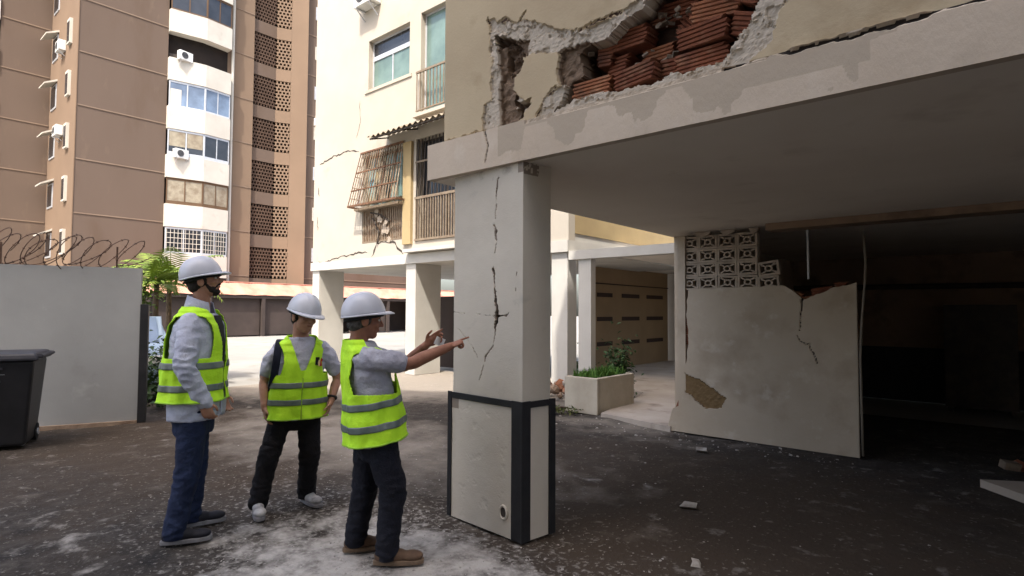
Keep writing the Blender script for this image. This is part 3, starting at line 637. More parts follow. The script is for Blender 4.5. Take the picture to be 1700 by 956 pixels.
for k in range(22): x = -13.12+k*.077; cpart(MB().box(x, 9.215, 3.4005, x+.03, 9.245, 4.2195), 'grille_bar', 'grille_paint', parent=lr)
# recessed balcony right of it, bars, awning
r4 = cpart(MB().box(-10.95, 9.16, 4.28, -9.2, 9.21, 4.34), 'balcony_grille', 'grille_dull')
cpart(MB().box(-10.95, 9.16, 3.26, -9.2, 9.21, 3.31), 'bottom_rail', 'grille_dull', parent=r4); cpart(MB().bar((-10.95, 9.19, 5.2), (-9.2, 9.19, 5.2), .04), 'top_rail', 'grille_dull', parent=r4)
for k in range(20): x = -10.93+k*.09; cpart(MB().box(x, 9.17, 3.3105, x+.03, 9.2, 4.2795), 'grille_bar', 'grille_dull', parent=r4)
for k in range(14): x = -10.9+k*.125; cpart(MB().bar((x, 9.18, 4.3405), (x+.06, 9.19, 5.75), .022), 'grille_bar', 'dark_metal', parent=r4)
cpart(MB().box(-11.2, 9.0, 2.98, -9.1, 9.195, 3.06), 'balcony_ledge', 'white_wall')
cpart(MB().box(-11.36, 9.12, 3.2, -11.05, 9.1995, 5.75), 'pier', 'cream_shaded')
aw = cpart(MB().grid(lambda u, v: (-12.1+3.1*u, 9.19-.62*v, 6.12-.22*v+.03*math.sin(u*31*2*PI/2)), 180, 4), 'awning_sheet', 'corrugated', smooth=True)
cpart(MB().bar((-12.05, 8.62, 5.86), (-12.05, 9.19, 6.03), .03).bar((-10.9, 8.62, 5.86), (-10.9, 9.19, 6.03), .03).bar((-12.05, 8.62, 5.86), (-9.05, 8.62, 5.86), .03), 'awning_frame', 'dark_metal', parent=aw)
# cracks and spalled plaster
def ribbon(pts, wv, seed=1):
    rr = random.Random(seed); mb = MB(); P = []
    for (a, b), (c, e) in zip(pts, pts[1:]):
        n = max(2, int(math.hypot(c-a, e-b)/0.08))
        for k in range(n): t_ = k/n; P.append((a+(c-a)*t_+rr.uniform(-.025, .025), b+(e-b)*t_+rr.uniform(-.025, .025)))
    P.append(pts[-1])
    vs = []
    for i, (x, z) in enumerate(P):
        w_ = wv*rr.uniform(.3, 1.3)*(0.3 if i in (0, len(P)-1) else 1); dx, dz = P[min(i+1, len(P)-1)][0]-P[max(i-1, 0)][0], P[min(i+1, len(P)-1)][1]-P[max(i-1, 0)][1]; l = math.hypot(dx, dz)+1e-6
        vs += [(x-dz/l*w_, 9.196, z+dx/l*w_), (x+dz/l*w_, 9.196, z-dx/l*w_)]
    mb.add(vs, [(2*i, 2*i+1, 2*i+3, 2*i+2) for i in range(len(P)-1)]); return mb
def up(a, y): return a
for k, (pts, w_) in enumerate([([(-15.3,2.98),(-15.0,2.93),(-14.2,3.05),(-13.2,3.12),(-12.9,3.1)],.018),([(-12.7,2.96),(-12.5,3.3)],.03),([(-12.5,3.32),(-12.2,3.34),(-11.75,3.28),(-11.4,2.97)],.025),
                              ([(-15.3,5.85),(-14.6,5.98),(-13.7,6.0),(-13.35,5.9)],.018),([(-15.35,5.2),(-15.3,4.9)],.02),([(-15.4,4.3),(-15.35,3.9)],.02),([(-13.35,7.3),(-13.3,6.7),(-13.5,6.3)],.008)]):
    cpart(ribbon(pts, w_, k), 'crack', 'crack')
rr = random.Random(4); mb = MB()
for (cx, cz, s, n) in ((-12.55,4.08,.22,5),(-12.2,3.75,.2,4),(-12.1,3.5,.18,3)):
    for _ in range(n):
        x, z = cx+rr.gauss(0, .1), cz+rr.gauss(0, .1); poly = [(x+s*.6*rr.uniform(.4, 1)*math.cos(a*PI/4), z+s*.6*rr.uniform(.4, 1)*math.sin(a*PI/4)) for a in range(8)]
        mb.prism(poly, 'y', 9.19+rr.uniform(-.02, .01), 9.212)
cpart(mb, 'broken_plaster', 'block_white')
for pts in ([(-12.75,4.15),(-12.3,4.05),(-11.95,3.85)], [(-12.65,4.0),(-12.35,3.6),(-12.45,3.3)]): cpart(MB().tube([(x, 9.17, z) for x, z in pts], .02, 5), 'crack', 'crack')

# ---- air conditioners (each its own thing)
def ac(loc, rz, label, sc=1.0):
    e = empty('air_conditioner', loc, rz); tag(e, label, 'air conditioner', 'wall mounted air conditioners'); e.scale = (sc, sc, sc)
    MB().box(-.42, -.34, 0, .42, 0, .58).obj('casing', 'ac_white', e, bevel=0.02)
    g = MB()
    for k in range(24): a = 2*PI*k/24; 
    g.tube([(-.1+.2*math.cos(2*PI*k/24), -.345, .3+.2*math.sin(2*PI*k/24)) for k in range(25)], .012, 5, cap=False)
    for k in range(6): a = PI*k/6; g.bar((-.1+.2*math.cos(a), -.346, .3+.2*math.sin(a)), (-.1-.2*math.cos(a), -.346, .3-.2*math.sin(a)), .01)
    g.obj('fan_guard', 'ac_grille', e)
    fan = MB(); fan.add([(-.1, -.3425, .3)]+[(-.1+.19*math.cos(2*PI*k/24), -.3425, .3+.19*math.sin(2*PI*k/24)) for k in range(24)], [(0, 1+k, 1+(k+1) % 24) for k in range(24)]); fan.obj('fan', 'ac_grille', e)
    MB().bar((-.3, 0, -.02), (-.3, -.36, -.02), .03).bar((.3, 0, -.02), (.3, -.36, -.02), .03).bar((-.3, -.02, -.3), (-.3, -.33, -.03), .025).bar((.3, -.02, -.3), (.3, -.33, -.03), .025).obj('bracket', 'alu', e)
    return e
ac((-12.85, 9.2, 9.72), 0, 'air conditioner high on the cream facade above the green window', 0.95)

# ------------------------------------------------------------------ brown tower block
TW = empty('tower_block', (-38, 12, 0)); TO = Vector((-38, 12, 0)); tag(TW, 'tall brown and tan apartment tower with white balconies and pierced brick stairwell', 'building')
def tp(mb, name, m, parent=TW, smooth=False):
    mb.v = [tuple(Vector(v)-TO) for v in mb.v]; return mb.obj(name, m, parent, smooth)
FL = [0.85+2.95*k for k in range(0, 9)]; TOP = 27.5
tp(MB().box(-50, 8.2, 0, -38, 12.6, TOP), 'main_wing', 'tower_brown')
tp(MB().box(-38.3, 8.19, 0, -37.97, 8.195, TOP), 'corner_strip', 'tower_tan_lit')
tp(MB().box(-49.9, 8.165, 0, -38.002, 8.189, TOP), 'side_face', 'tower_tan_lit')
tp(MB().box(-50.2, 5.8, 0, -44, 8.16, TOP), 'rear_wing', 'tower_brown')
tp(MB().box(-50.2, -14, 0, -44.5, 2.5, TOP), 'rear_wing', 'tower_brown')
for z in FL:
    tp(MB().box(-38.0, 8.25, z-.035, -37.97, 12.58, z+.035), 'joint_line', 'tower_line'); tp(MB().box(-44.0, 5.85, z-.035, -43.97, 8.12, z+.035), 'joint_line', 'tower_line')
# windows and hoods on the narrow sunlit side
for k in range(0, 8):
    z = 0.85+2.95*k
    h = tp(MB().prism([(8.165, z+2.32), (7.55, z+2.02), (7.55, z+2.10), (8.165, z+2.44)], 'x', -43.6, -42.2), 'window_hood', 'tower_white')
    w_ = tp(MB().box(-43.5, 8.12, z+.75, -42.3, 8.164, z+2.2), 'window', 'alu'); tp(MB().box(-43.4, 8.11, z+.85, -42.4, 8.119, z+2.1), 'pane', 'glass_dark', parent=w_)
    w_ = tp(MB().box(-39.75, 8.02, z+.75, -39.15, 8.164, z+2.15), 'window', 'tower_white'); tp(MB().box(-39.7, 8.01, z+.85, -39.2, 8.019, z+2.0), 'pane', 'glass_dark', parent=w_)
# balcony bay: two facets
def bay(mb, z0, z1, off=0.0, back=-38.3):
    mb.prism([(-37.75+off, 12.6), (-37.35+off, 14.55), (-37.55+off, 16.15), (back, 16.15), (back, 12.6)], 'z', z0, z1); return mb
def facet(mb, seg, a, b, z0, z1, out, th=0.04):
    """panel on the bay's face: seg 0/1, a..b fraction along it"""
    p, q = ((Vector((-37.75, 12.6)), Vector((-37.35, 14.55))), (Vector((-37.35, 14.55)), Vector((-37.55, 16.15))))[seg]
    n = Vector((q.y-p.y, -(q.x-p.x))).normalized(); A_, B_ = p+(q-p)*a+n*out, p+(q-p)*b+n*out; C_, D_ = B_-n*th, A_-n*th
    return mb.add([(v.x, v.y, z) for z in (z0, z1) for v in (A_, B_, C_, D_)], [(0,3,2,1),(4,5,6,7),(0,1,5,4),(1,2,6,5),(2,3,7,6),(3,0,4,7)])
tp(bay(MB(), 0, TOP, -0.62, -40), 'bay_core', 'tower_void')
styles = ['grid', 'brown', 'white', 'blue', 'open', 'tanframe', 'blue', 'white']
for k in range(0, 8):
    zb = 3.55+2.95*k   # underside of a parapet
    pp = tp(bay(MB(), zb, zb+1.36, 0.0), 'balcony_parapet', 'tower_white')
    stl = styles[k]; z0, z1 = zb+1.37, zb+2.94
    fr = {'grid': 'alu', 'brown': 'tower_band', 'white': 'alu', 'blue': 'alu', 'open': 'dark_metal', 'tanframe': 'tower_band'}[stl]; gl = {'grid': 'glass_dark', 'brown': 'curtain', 'white': 'glass_dark', 'blue': 'glass_blue', 'open': 'tower_void', 'tanframe': 'glass_dark'}[stl]
    for sg in (0, 1):
        if stl == 'open':
            if sg == 0: tp(facet(MB(), 0, .02, .6, z0, z0+.4, -.5), 'balcony_clutter', 'dark_metal')
            continue
        w_ = MB(); facet(w_, sg, 0.01, .99, z0, z0+(.2 if stl in ('brown', 'white') else .1), -.06); facet(w_, sg, 0.01, .99, z1-.12, z1, -.06)
        n = 2
        for q in range(n+1): a = .012+(.956/n)*q; facet(w_, sg, a, a+.03, z0+.1, z1-.12, -.055)
        w_ = tp(w_, 'window', fr)
        for q in range(n):
            a = .042+(.956/n)*q; tp(facet(MB(), sg, a+.001, a+.956/n-.031, z0+.1, z1-.12, -.08, .02), 'pane', gl if not (stl == 'white' and sg == 0 and q == 9) else 'curtain', parent=w_)
            if stl == 'white' and sg == 0: tp(facet(MB(), sg, a+.01, a+.956/n-.04, z0+.55, z1-.13, -.07, .008), 'blind', 'curtain', parent=w_)
            if stl == 'blue' and sg == 0 and q == 0: tp(facet(MB(), sg, a+.01, a+.3, z0+.12, z1-.5, -.07, .008), 'curtain', 'tower_white', parent=w_)
        if stl == 'grid':
            g = MB()
            for q in range(9): a = .05+.1*q; facet(g, sg, a, a+.012, z0+.1, z1-.12, -.02, .02)
            for q in range(4): facet(g, sg, .04, .96, z0+.3+.3*q, z0+.33+.3*q, -.02, .015)
            tp(g, 'window_grille', 'tower_white', parent=w_)
tp(MB().box(-40, 16.16, 0, -38.2, 17.9, TOP), 'flank_wall', 'tower_tan_lit')
for z in FL: tp(MB().box(-38.2, 16.2, z-.035, -38.17, 17.88, z+.035), 'joint_line', 'tower_line')
tp(MB().tube([(-37.95, 16.4, 0), (-37.95, 16.4, TOP)], .09, 8), 'downpipe', 'tower_white')
# pierced brick stairwell screen
tp(MB().box(-41, 17.91, 0, -39.4, 20.5, TOP), 'stairwell_back', 'tower_void')
for k in range(0, 9):
    z0 = 0.85+2.95*k-0.95
    tp(MB().box(-38.75, 17.91, z0, -38.42, 19.55, z0+.85), 'spandrel', 'tower_brown')
    tp(MB().prism([(-38.44, 19.56), (-38.0, 20.45), (-38.3, 20.55), (-38.74, 19.66)], 'z', z0, z0+.85), 'spandrel', 'tower_tan_lit')
    g = MB(); g2 = MB()
    for r in range(9):
        zr = z0+.86+r*.2333
        if r: g.box(-38.7, 17.915, zr-.05, -38.45, 19.545, zr+.03)
        for c in range(8):
            y = 17.95+c*.2+(.1 if r % 2 else 0); g.box(-38.69, y, zr+.0305, -38.46, y+.07, zr+.183)
        if r: g2.add([(x, y, z) for z in (zr-.05, zr+.03) for x, y in ((-38.45, 19.58), (-38.02, 20.44), (-38.25, 20.53), (-38.68, 19.67))], [(0,3,2,1),(4,5,6,7),(0,1,5,4),(1,2,6,5),(2,3,7,6),(3,0,4,7)])
        for c in range(4):
            t0 = .05+.25*c+(.1 if r % 2 else 0); t1 = min(1, t0+.09); q = lambda t_, b: (-38.45+.43*t_-.22*b, 19.58+.86*t_+.09*b)
            g2.add([(*q(a, b), z) for z in (zr+.0305, zr+.183) for a, b in ((t0, 0), (t1, 0), (t1, 1), (t0, 1))], [(0,3,2,1),(4,5,6,7),(0,1,5,4),(1,2,6,5),(2,3,7,6),(3,0,4,7)])
    tag(tp(g, 'brick_screen', 'tower_block'), kind='stuff'); tag(tp(g2, 'brick_screen', 'tower_tan_lit'), kind='stuff')  # shaded screen coloured darker, sun-facing one lighter
tp(MB().prism([(-38.0, 20.46), (-37.5, 21.45), (-40, 21.45), (-40, 20.56)], 'z', 0, TOP), 'pilaster', 'tower_tan_lit')
tp(MB().box(-42, 21.46, 0, -37.85, 32, TOP), 'right_wing', 'tower_brown')
for z in FL: tp(MB().box(-37.85, 21.5, z-.035, -37.82, 31.9, z+.035), 'joint_line', 'tower_line')
for k in range(0, 8):
    z = .85+2.95*k+1.25
    for y in (22.2, 26.0, 29.0):
        w_ = tp(MB().box(-37.85, y, z, -37.80, y+.85, z+.95), 'window', 'alu' if k % 2 else 'tower_white'); tp(MB().box(-37.80, y+.08, z+.08, -37.79, y+.77, z+.87), 'pane', 'glass_blue', parent=w_)
R90 = R(90)
ac((-37.70, 13.35, 16.62), R(90+11), 'air conditioner on the white balcony below the open dark balcony of the tower', 0.95)
ac((-37.68, 13.25, 10.62), R(90+11), 'air conditioner on the white balcony lower down the tower, under the white framed windows', 0.95)
ac((-40.9, 8.16, 16.3), 0, 'air conditioner at the top of the narrow side face of the tower', 1.0)
ac((-40.9, 8.16, 11.4), 0, 'air conditioner lower on the narrow side face of the tower', 1.0)
ac((-37.84, 22.6, 14.9), R90, 'air conditioner between the small windows at the right edge of the tower', 1.0)
# rear white balconies at the left edge
for k in range(0, 8):
    zb = 3.55+2.95*k
    tp(MB().box(-46, 2.6, zb, -43.9, 5.75, zb+1.3), 'balcony_parapet', 'tower_white')
    w_ = tp(MB().box(-46, 2.6, zb+1.301, -44.1, 5.75, zb+2.949), 'window', 'glass_blue' if k % 3 == 1 else 'glass_dark'); tp(MB().box(-44.1, 5.5, zb+1.31, -44.0, 5.74, zb+2.94), 'frame', 'alu', parent=w_)

# ------------------------------------------------------------------ low carport with tiled edge
CP = empty('carport', (-34, 20, 0)); KO = Vector((-34, 20, 0)); tag(CP, 'long low dark carport with pinkish tiled roof edge below the tower', 'carport')
def kp(mb, name, m, smooth=False):
    mb.v = [tuple(Vector(v)-KO) for v in mb.v]; return mb.obj(name, m, CP, smooth)
kp(MB().grid(lambda u, v: (-34-.9*v, 10.3+26*u, 2.42+.75*v+.03*abs(math.sin(u*26*2.6))), 560, 3), 'tile_edge', 'roof_tile')
kp(MB().box(-37.2, 10.3, 3.19, -34.85, 36.3, 3.25), 'roof', 'roof_tile')
kp(MB().box(-34.25, 10.3, 2.25, -34.05, 36.3, 2.41), 'front_beam', 'carport_dark')
kp(MB().box(-37.2, 10.3, 0, -37.0, 36.3, 3.18), 'back_wall', 'carport_dark')
kp(MB().box(-37.0, 10.3, 0, -34.3, 10.5, 3.0), 'end_wall', 'carport_dark')
for k in range(9): kp(MB().box(-34.24, 10.6+k*3.1, 0, -34.06, 10.8+k*3.1, 2.249), 'post', 'carport_dark')
for k in (0, 1, 2, 4, 6): kp(MB().box(-34.4, 10.82+k*3.1, 0.05, -34.3, 13.68+k*3.1, 2.24), 'roller_door', 'carport_dark')

# cars
def car(name, loc, rz, paint, label):
    e = empty(name, loc, rz); tag(e, label, 'car', 'parked cars')
    prof = [(-2.0,.35),(-2.05,.6),(-1.95,.85),(-1.2,.95),(-.55,1.42),(.75,1.46),(1.45,.98),(1.95,.9),(2.05,.62),(2.0,.35)]
    def sec(y, ins, up): return [(x*(1-ins*.02), y, z-(up if z > 1.0 else 0)) for x, z in prof]
    rings = [sec(-.80, 1, .05), sec(-.84, 0, .02), sec(-.70, 0, 0) , sec(.70, 0, 0), sec(.84, 0, .02), sec(.80, 1, .05)]
    rings[0] = [(x, -.82 if z < 1 else -.66, z) for x, y, z in rings[0]]; rings[5] = [(x, .82 if z < 1 else .66, z) for x, y, z in rings[5]]
    vs = [v for r_ in (rings[0], rings[2], rings[3], rings[5]) for v in r_]; n = len(prof); fs = [tuple(range(n)), tuple(3*n+k for k in range(n-1, -1, -1))]
    for i in range(3):
        for k in range(n): fs.append((i*n+k, i*n+(k+1) % n, (i+1)*n+(k+1) % n, (i+1)*n+k))
    MB().add(vs, fs).obj('body', paint, e, bevel=0.05)
    for s in (-1, 1):
        MB().add([(-1.05, s*.775, .98), (-.5, s*.685, 1.36), (.7, s*.685, 1.39), (1.25, s*.775, 1.0)], [(0,1,2,3)]).obj('side_window', 'glass_dark', e)
    MB().add([(-1.16, -.66, .985), (-1.16, .66, .985), (-.57, .6, 1.41), (-.57, -.6, 1.41)], [(0,1,2,3)]).obj('rear_window', 'glass_blue', e).location.x = -.02
    MB().add([(1.42, -.66, 1.01), (1.42, .66, 1.01), (.79, .6, 1.45), (.79, -.6, 1.45)], [(0,1,2,3)]).obj('windscreen', 'glass_blue', e).location.x = .025
    for x in (-1.3, 1.3):
        for s in (-1, 1):
            w_ = MB().tube([(x, s*.62, .31), (x, s*.84, .31)], .31, 20).obj('wheel', 'tyre', e); MB().tube([(x, s*.835, .31), (x, s*.85, .31)], .18, 14).obj('rim', 'alu', w_)
    for s in (-1, 1): MB().box(2.0, s*.62-.14, .66, 2.06, s*.62+.14, .82).obj('headlight', 'lamp_glass', e, bevel=.02); MB().box(-2.06, s*.64-.12, .66, -2.0, s*.64+.12, .84).obj('tail_light', 'emblem_red', e, bevel=.02)
    return e
car('parked_car', (-12.9, 3.55, -.03), R(-17), 'car_blue', 'pale blue parked car half hidden behind the end of the grey wall')

# ------------------------------------------------------------------ left boundary wall, razor wire, post, bin
wd = Vector((0.394, 0.919, 0)).normalized(); wn = Vector((wd.y, -wd.x, 0)); WE = Vector((-9.15, 2.78, 0))
LW = empty('boundary_wall', WE, math.atan2(wd.y, wd.x)); tag(LW, 'plain pale grey boundary wall topped with razor wire behind the bin', 'wall')
def lw_fn(u, v): return 0.003*nz(u, v, 2, 1.5), 0, 0
relief('wall_face', (-7, -.001, 0), (1, 0, 0), (0, 0, 1), (0, -1, 0), 7.0, 2.13, 200, 60, lw_fn, 'left_wall', LW, 0.05)
MB().box(-7, .02, 0, -.002, .16, 2.128).obj('wall_body', 'left_wall', LW)
MB().box(-7, -.05, -.02, .0, -.002, .035).obj('wall_foot', 'stone', LW)
pst = MB().obox(Matrix.Translation(WE) @ RZ(math.atan2(wd.y, wd.x)), 0.004, -.05, 0, .10, .12, 1.63).obj('gate_post', 'black_paint', None, bevel=.006); tag(pst, 'black steel gate post at the end of the grey boundary wall', 'post')
rr = random.Random(11)
rw = empty('razor_wire', WE, math.atan2(wd.y, wd.x)); tag(rw, 'rusty coil of razor wire along the top of the boundary wall', 'razor wire')
def coil(x0, x1, turns, r_, zc, seed):
    rr = random.Random(seed); pts = []; n = int(turns*26); mb = MB(); br = MB()
    for k in range(n+1):
        t_ = k/n; a = turns*2*PI*t_; q = r_*(1+.12*math.sin(a*.37+seed)); x = x0+(x1-x0)*t_+.20*math.sin(a+.6)
        pts.append(Vector((x, .06+q*.75*math.cos(a), zc+q*math.sin(a)+.02*math.sin(a*1.7))))
    mb.tube(pts, .006, 5); 
    for k in range(2, n, 3):
        p = pts[k]; t_ = (pts[k+1]-pts[k-1]).normalized() if k < n else Vector((1, 0, 0)); s = t_.cross(Vector((.3, 1, .2))).normalized()*.022
        br.add([p-t_*.012, p+s, p+t_*.012, p-s], [(0, 1, 2, 3)])
    return mb, br
m1, b1 = coil(-5.5, -.6, 13, .23, 2.34, 3)
m2, b2 = coil(-1.6, -.02, 8, .20, 2.32, 6)
m1.obj('wire_coil', 'wire', rw, smooth=True); m2.obj('wire_coil', 'wire', rw, smooth=True); tag(b1.obj('barbs', 'wire', rw), kind='stuff'); tag(b2.obj('barbs', 'wire', rw), kind='stuff')
for x in (-5, -3.2, -1.55, -.3): MB().bar((x, .08, 2.1), (x, .08, 2.42), .02).obj('stake', 'wire', rw)

BN = empty('wheelie_bin', (-8.72, 1.28, 0), R(70)); tag(BN, 'large dark grey wheelie bin standing against the boundary wall', 'bin')
# local x runs along the bin front (to the right in the picture), local -y faces the yard
def frus(mb, x0, x1, y0, y1, x2, x3, y2, y3, z0, z1):
    return mb.add([(x0,y0,z0),(x1,y0,z0),(x1,y1,z0),(x0,y1,z0),(x2,y2,z1),(x3,y2,z1),(x3,y3,z1),(x2,y3,z1)], [(0,3,2,1),(4,5,6,7),(0,1,5,4),(1,2,6,5),(2,3,7,6),(3,0,4,7)])
frus(MB(), -.50, .28, -.26, .3, -.56, .35, -.36, .36, .03, .98).obj('body', 'bin', BN, bevel=.03)
frus(MB(), -.6, .40, -.41, .40, -.57, .37, -.38, .37, .981, 1.07).obj('lid', 'bin_lid', BN, bevel=.03)
MB().tube([(.33, -.36, 1.035), (.41, -.36, 1.03), (.41, .3, 1.03), (.33, .3, 1.035)], .022, 8).obj('lid_handle', 'bin_lid', BN)
for z, x1 in ((.90, .08), (.76, .06), (.52, .04)):
    y = -.26-.1*(z-.03)/.95; MB().box(-.5, y-.02, z-.012, x1, y+.02, z+.012).obj('rib', 'bin_lid', BN, bevel=.004)
MB().box(-.3, -.345, .83, .1, -.32, .87).obj('grip_strip', 'alu', BN, bevel=.004)
for x in (-.42, .24):
    w_ = MB().tube([(x, .24, .1), (x+.06, .24, .1)], .1, 16).obj('wheel', 'rubber', BN); MB().tube([(x-.01, .24, .1), (x+.07, .24, .1)], .04, 10).obj('hub', 'alu', w_)
MB().ell((.25, -.22, .06), (.03, .03, .035)).obj('castor', 'alu', BN, smooth=True)

# ------------------------------------------------------------------ planter, path, gate, rubble at the entrance
PL, D, PH = .605, 1.13, .55; pa = Vector((-4.685, 7.5, 0)); ang = 0
PT = empty('planter', pa, ang); tag(PT, 'small whitewashed concrete planter box filled with grass beside the entrance path', 'planter')
MB().box(-PL, 0, 0, 0, .08, PH).box(-PL, D-.08, 0, 0, D, PH).box(-PL, .08, 0, -PL+.08, D-.08, PH).box(-.08, .08, 0, 0, D-.08, PH).obj('planter_walls', 'planter', PT, bevel=.012)
MB().box(-PL+.08, .08, .3, -.08, D-.08, PH-.05).obj('soil', 'soil', PT)
def blades(mb, n, fx, h0, h1, seed, wdt=.012):
    rr = random.Random(seed)
    for _ in range(n):
        x, y, z = fx(rr); a = rr.random()*6.28; h = rr.uniform(h0, h1); l = rr.uniform(.2, .6)*h; dx, dy = math.cos(a), math.sin(a); sx, sy = -dy*wdt, dx*wdt
        mb.add([(x-sx, y-sy, z), (x+sx, y+sy, z), (x+dx*l*.4+sx*.7, y+dy*l*.4+sy*.7, z+h*.65), (x+dx*l*.4-sx*.7, y+dy*l*.4-sy*.7, z+h*.65), (x+dx*l, y+dy*l, z+h)], [(0,1,2,3), (3,2,4)])
    return mb
g = blades(MB(), 900, lambda r: (r.uniform(-PL+.09, -.09), r.uniform(.09, D-.09), PH-.06), .05, .19, 1)
M_ = Matrix.Translation(pa) @ RZ(ang); g.v = [tuple(M_ @ Vector(v)) for v in g.v]
tag(g.obj('planter_grass', 'grass', None, recalc=False), 'short green grass growing in the white planter', 'grass', kind='stuff')
def leafbush(name, parent_loc, n, rad, leaf, m, seed, stem=True, spread=1.0):
    e = empty(name, parent_loc); rr = random.Random(seed); mb = MB(); sm = MB(); twigs = []
    for k in range(9):
        a = rr.random()*6.28; rd = rr.uniform(.2, .8); tip = Vector((rad[0]*rd*math.cos(a), rad[1]*rd*math.sin(a), rad[2]*rr.uniform(.7, 1.7)))
        sm.tube([(0, 0, 0), tip*.4+Vector((0, 0, .06)), tip], [.018, .012, .005], 5); twigs.append(tip)
    for _ in range(n):
        if rr.random() < .7:
            t_ = rr.choice(twigs); p = t_*rr.uniform(.45, 1.08)+Vector((rr.gauss(0, .22*rad[0]), rr.gauss(0, .22*rad[1]), rr.gauss(0, .18*rad[2])))
        else:
            p = Vector((rr.gauss(0, .5)*rad[0], rr.gauss(0, .5)*rad[1], abs(rad[2]*(1+.5*rr.gauss(0, 1)))))
        if p.z < .02: p.z = .04
        q = Matrix.Rotation(rr.random()*6.28, 3, 'Z') @ Matrix.Rotation(rr.uniform(-.9, .9), 3, 'X') @ Matrix.Rotation(rr.uniform(-.6, .6), 3, 'Y'); L = leaf*rr.uniform(.6, 1.3)
        mb.add([p+q @ Vector(v) for v in ((0, 0, 0), (L*.3, L*.5, .1*L), (0, L, -.1*L), (-L*.3, L*.5, .1*L))], [(0, 1, 2, 3)])
    sm.obj('stem', 'bark', e); c = mb.obj('foliage', m, e, recalc=False); return e
tag(leafbush('leafy_shrub', (-5.25, 9.15, 0), 900, (.26, .26, .52), .09, 'leaf_dark', 5), 'dark green leafy shrub behind the planter in front of the tan gate', 'shrub')
tag(leafbush('weed_patch', (-5.35, 7.3, 0), 380, (.5, .25, .05), .05, 'dry_grass', 6), 'low weeds growing at the foot of the planter', 'weeds')
tag(leafbush('leafy_shrub', (-7.0, 10.6, 0), 420, (.5, .3, .35), .07, 'leaf_dark', 9), 'loose low shrub beside the white posts behind the planter', 'shrub')
st(MB().prism([(-4.60, 7.46), (-3.38, 7.2), (-3.3, 7.6), (-5.2, 16.5), (-7.6, 16.5), (-5.0, 9.4)], 'z', -.02, .055).obj('entrance_path', 'path'))
st(MB().prism([(-8.0, 9.9), (-5.2, 10.0), (-5.0, 17), (-8.15, 17)], 'z', -.02, .05).obj('porch_floor', 'path'))
mb = None
stn = empty('stone_pile', (-6.2, 8.45, 0)); tag(stn, 'pile of brown stones and broken bricks between the pillar and the planter', 'stones'); rr = random.Random(21)
for k in range(26):
    s = rr.uniform(.07, .17); m2 = MB().ell((0, 0, 0), (s, s*.8, s*.65), n=8, m=5); M = T(rr.gauss(-.1, .42), rr.gauss(.05, .25), s*.5+rr.random()*.22) @ Matrix.Rotation(rr.random()*6, 4, (.3, .5, 1))
    m2.v = [tuple(M @ (Vector(v)*(1+.25*nz(v[0]*9+k, v[1]*9, v[2]*9)))) for v in m2.v]; m2.obj('stone', rr.choice(['stone', 'stone', 'rubble', 'brick_orange']), stn)
GT = empty('garage_gate', (-8.0, 12.5, 0)); tag(GT, 'tan metal garage gate with nine dark ventilation slots', 'gate')
MB().box(-.06, 0, .05, 0, 4.4, 2.75).obj('gate_panel', 'gate_tan', GT)
for k in range(3):
    for j, (a, b) in enumerate(((.28, 1.05), (1.55, 2.55), (3.0, 4.05))):
        z = (2.0, 1.37, .72)[k]; MB().box(-.02, a, z-.055, .012, b, z+.055).obj('vent_slot', 'gate_slot', GT, bevel=.004)
MB().box(-.02, -.01, 2.28, .02, 4.41, 2.31).obj('gate_rail', 'gate_slot', GT)
EN = empty('entrance_wall', (-8.0, 17, 0)); tag(EN, 'grey end wall with narrow window behind the garage gate', 'wall')
MB().box(-.3, 0, 0, 3.2, .2, 3.1).obj('wall_panel', 'white_wall', EN); MB().box(1.1, -.04, 1.2, 1.7, -.002, 2.2).obj('window', 'glass_dark', EN); MB().box(.4, -.05, .05, .95, -.003, .9).obj('meter_box', 'dark_metal', EN)
st2 = MB().box(-8.3, 11.0, 2.75, -3.46, 17.3, 2.9).obj('porch_roof', 'ceiling_paint'); tag(st2, 'pale porch roof slab over the garage gate and path', 'roof')
DP = MB().obox(T(-11.75, 10.7, 0) @ RZ(R(3)), 0, 0, .05, 2.6, .05, 1.95).obj('dark_gate_leaf', 'carport_dark'); tag(DP, 'dark brown metal gate leaf standing behind the white column', 'gate')

# ------------------------------------------------------------------ plants behind the boundary wall
def palm(loc, h, nf, L, seed, label):
    e = empty('palm', loc); tag(e, label, 'palm'); rr = random.Random(seed); tr = [(0.04*math.sin(k), 0, h*k/6) for k in range(7)]
    MB().tube(tr, [.07-.004*k for k in range(7)], 8).obj('trunk', 'bark', e, smooth=True)
    for f in range(nf):
        a = 2*PI*f/nf+rr.uniform(-.2, .2); el = rr.uniform(.2, 1.2); d0 = Vector((math.cos(a)*math.cos(el), math.sin(a)*math.cos(el), math.sin(el))); p = Vector((tr[-1][0], 0, h)); pts = [p.copy()]; dr = d0.copy()
        for k in range(10): dr = (dr+Vector((0, 0, -.13))).normalized(); p = p+dr*L/10; pts.append(p.copy())
        mb = MB(); mb.tube(pts, [.012-.001*k for k in range(11)], 4)
        for k in range(1, 11):
            for q in (0, .5):
                c = pts[k-1].lerp(pts[k], q); t_ = (pts[k]-pts[k-1]).normalized()
                for s in (-1, 1):
                    sd = t_.cross(Vector((0, 0, 1))).normalized()*s; ll = L*.38*math.sin(PI*min(.95, k/11+.12))+.05; tip = c+sd*ll*.8+t_*ll*.55+Vector((0, 0, -.2*ll)); m_ = c.lerp(tip, .45)+Vector((0, 0, .03)); wv = t_*.016
                    mb.add([c-wv, c+wv, m_+wv*1.3, m_-wv*1.3, tip], [(0,1,2,3), (3,2,4)])
        mb.obj('frond', 'palm_leaf', e, recalc=False)
    return e
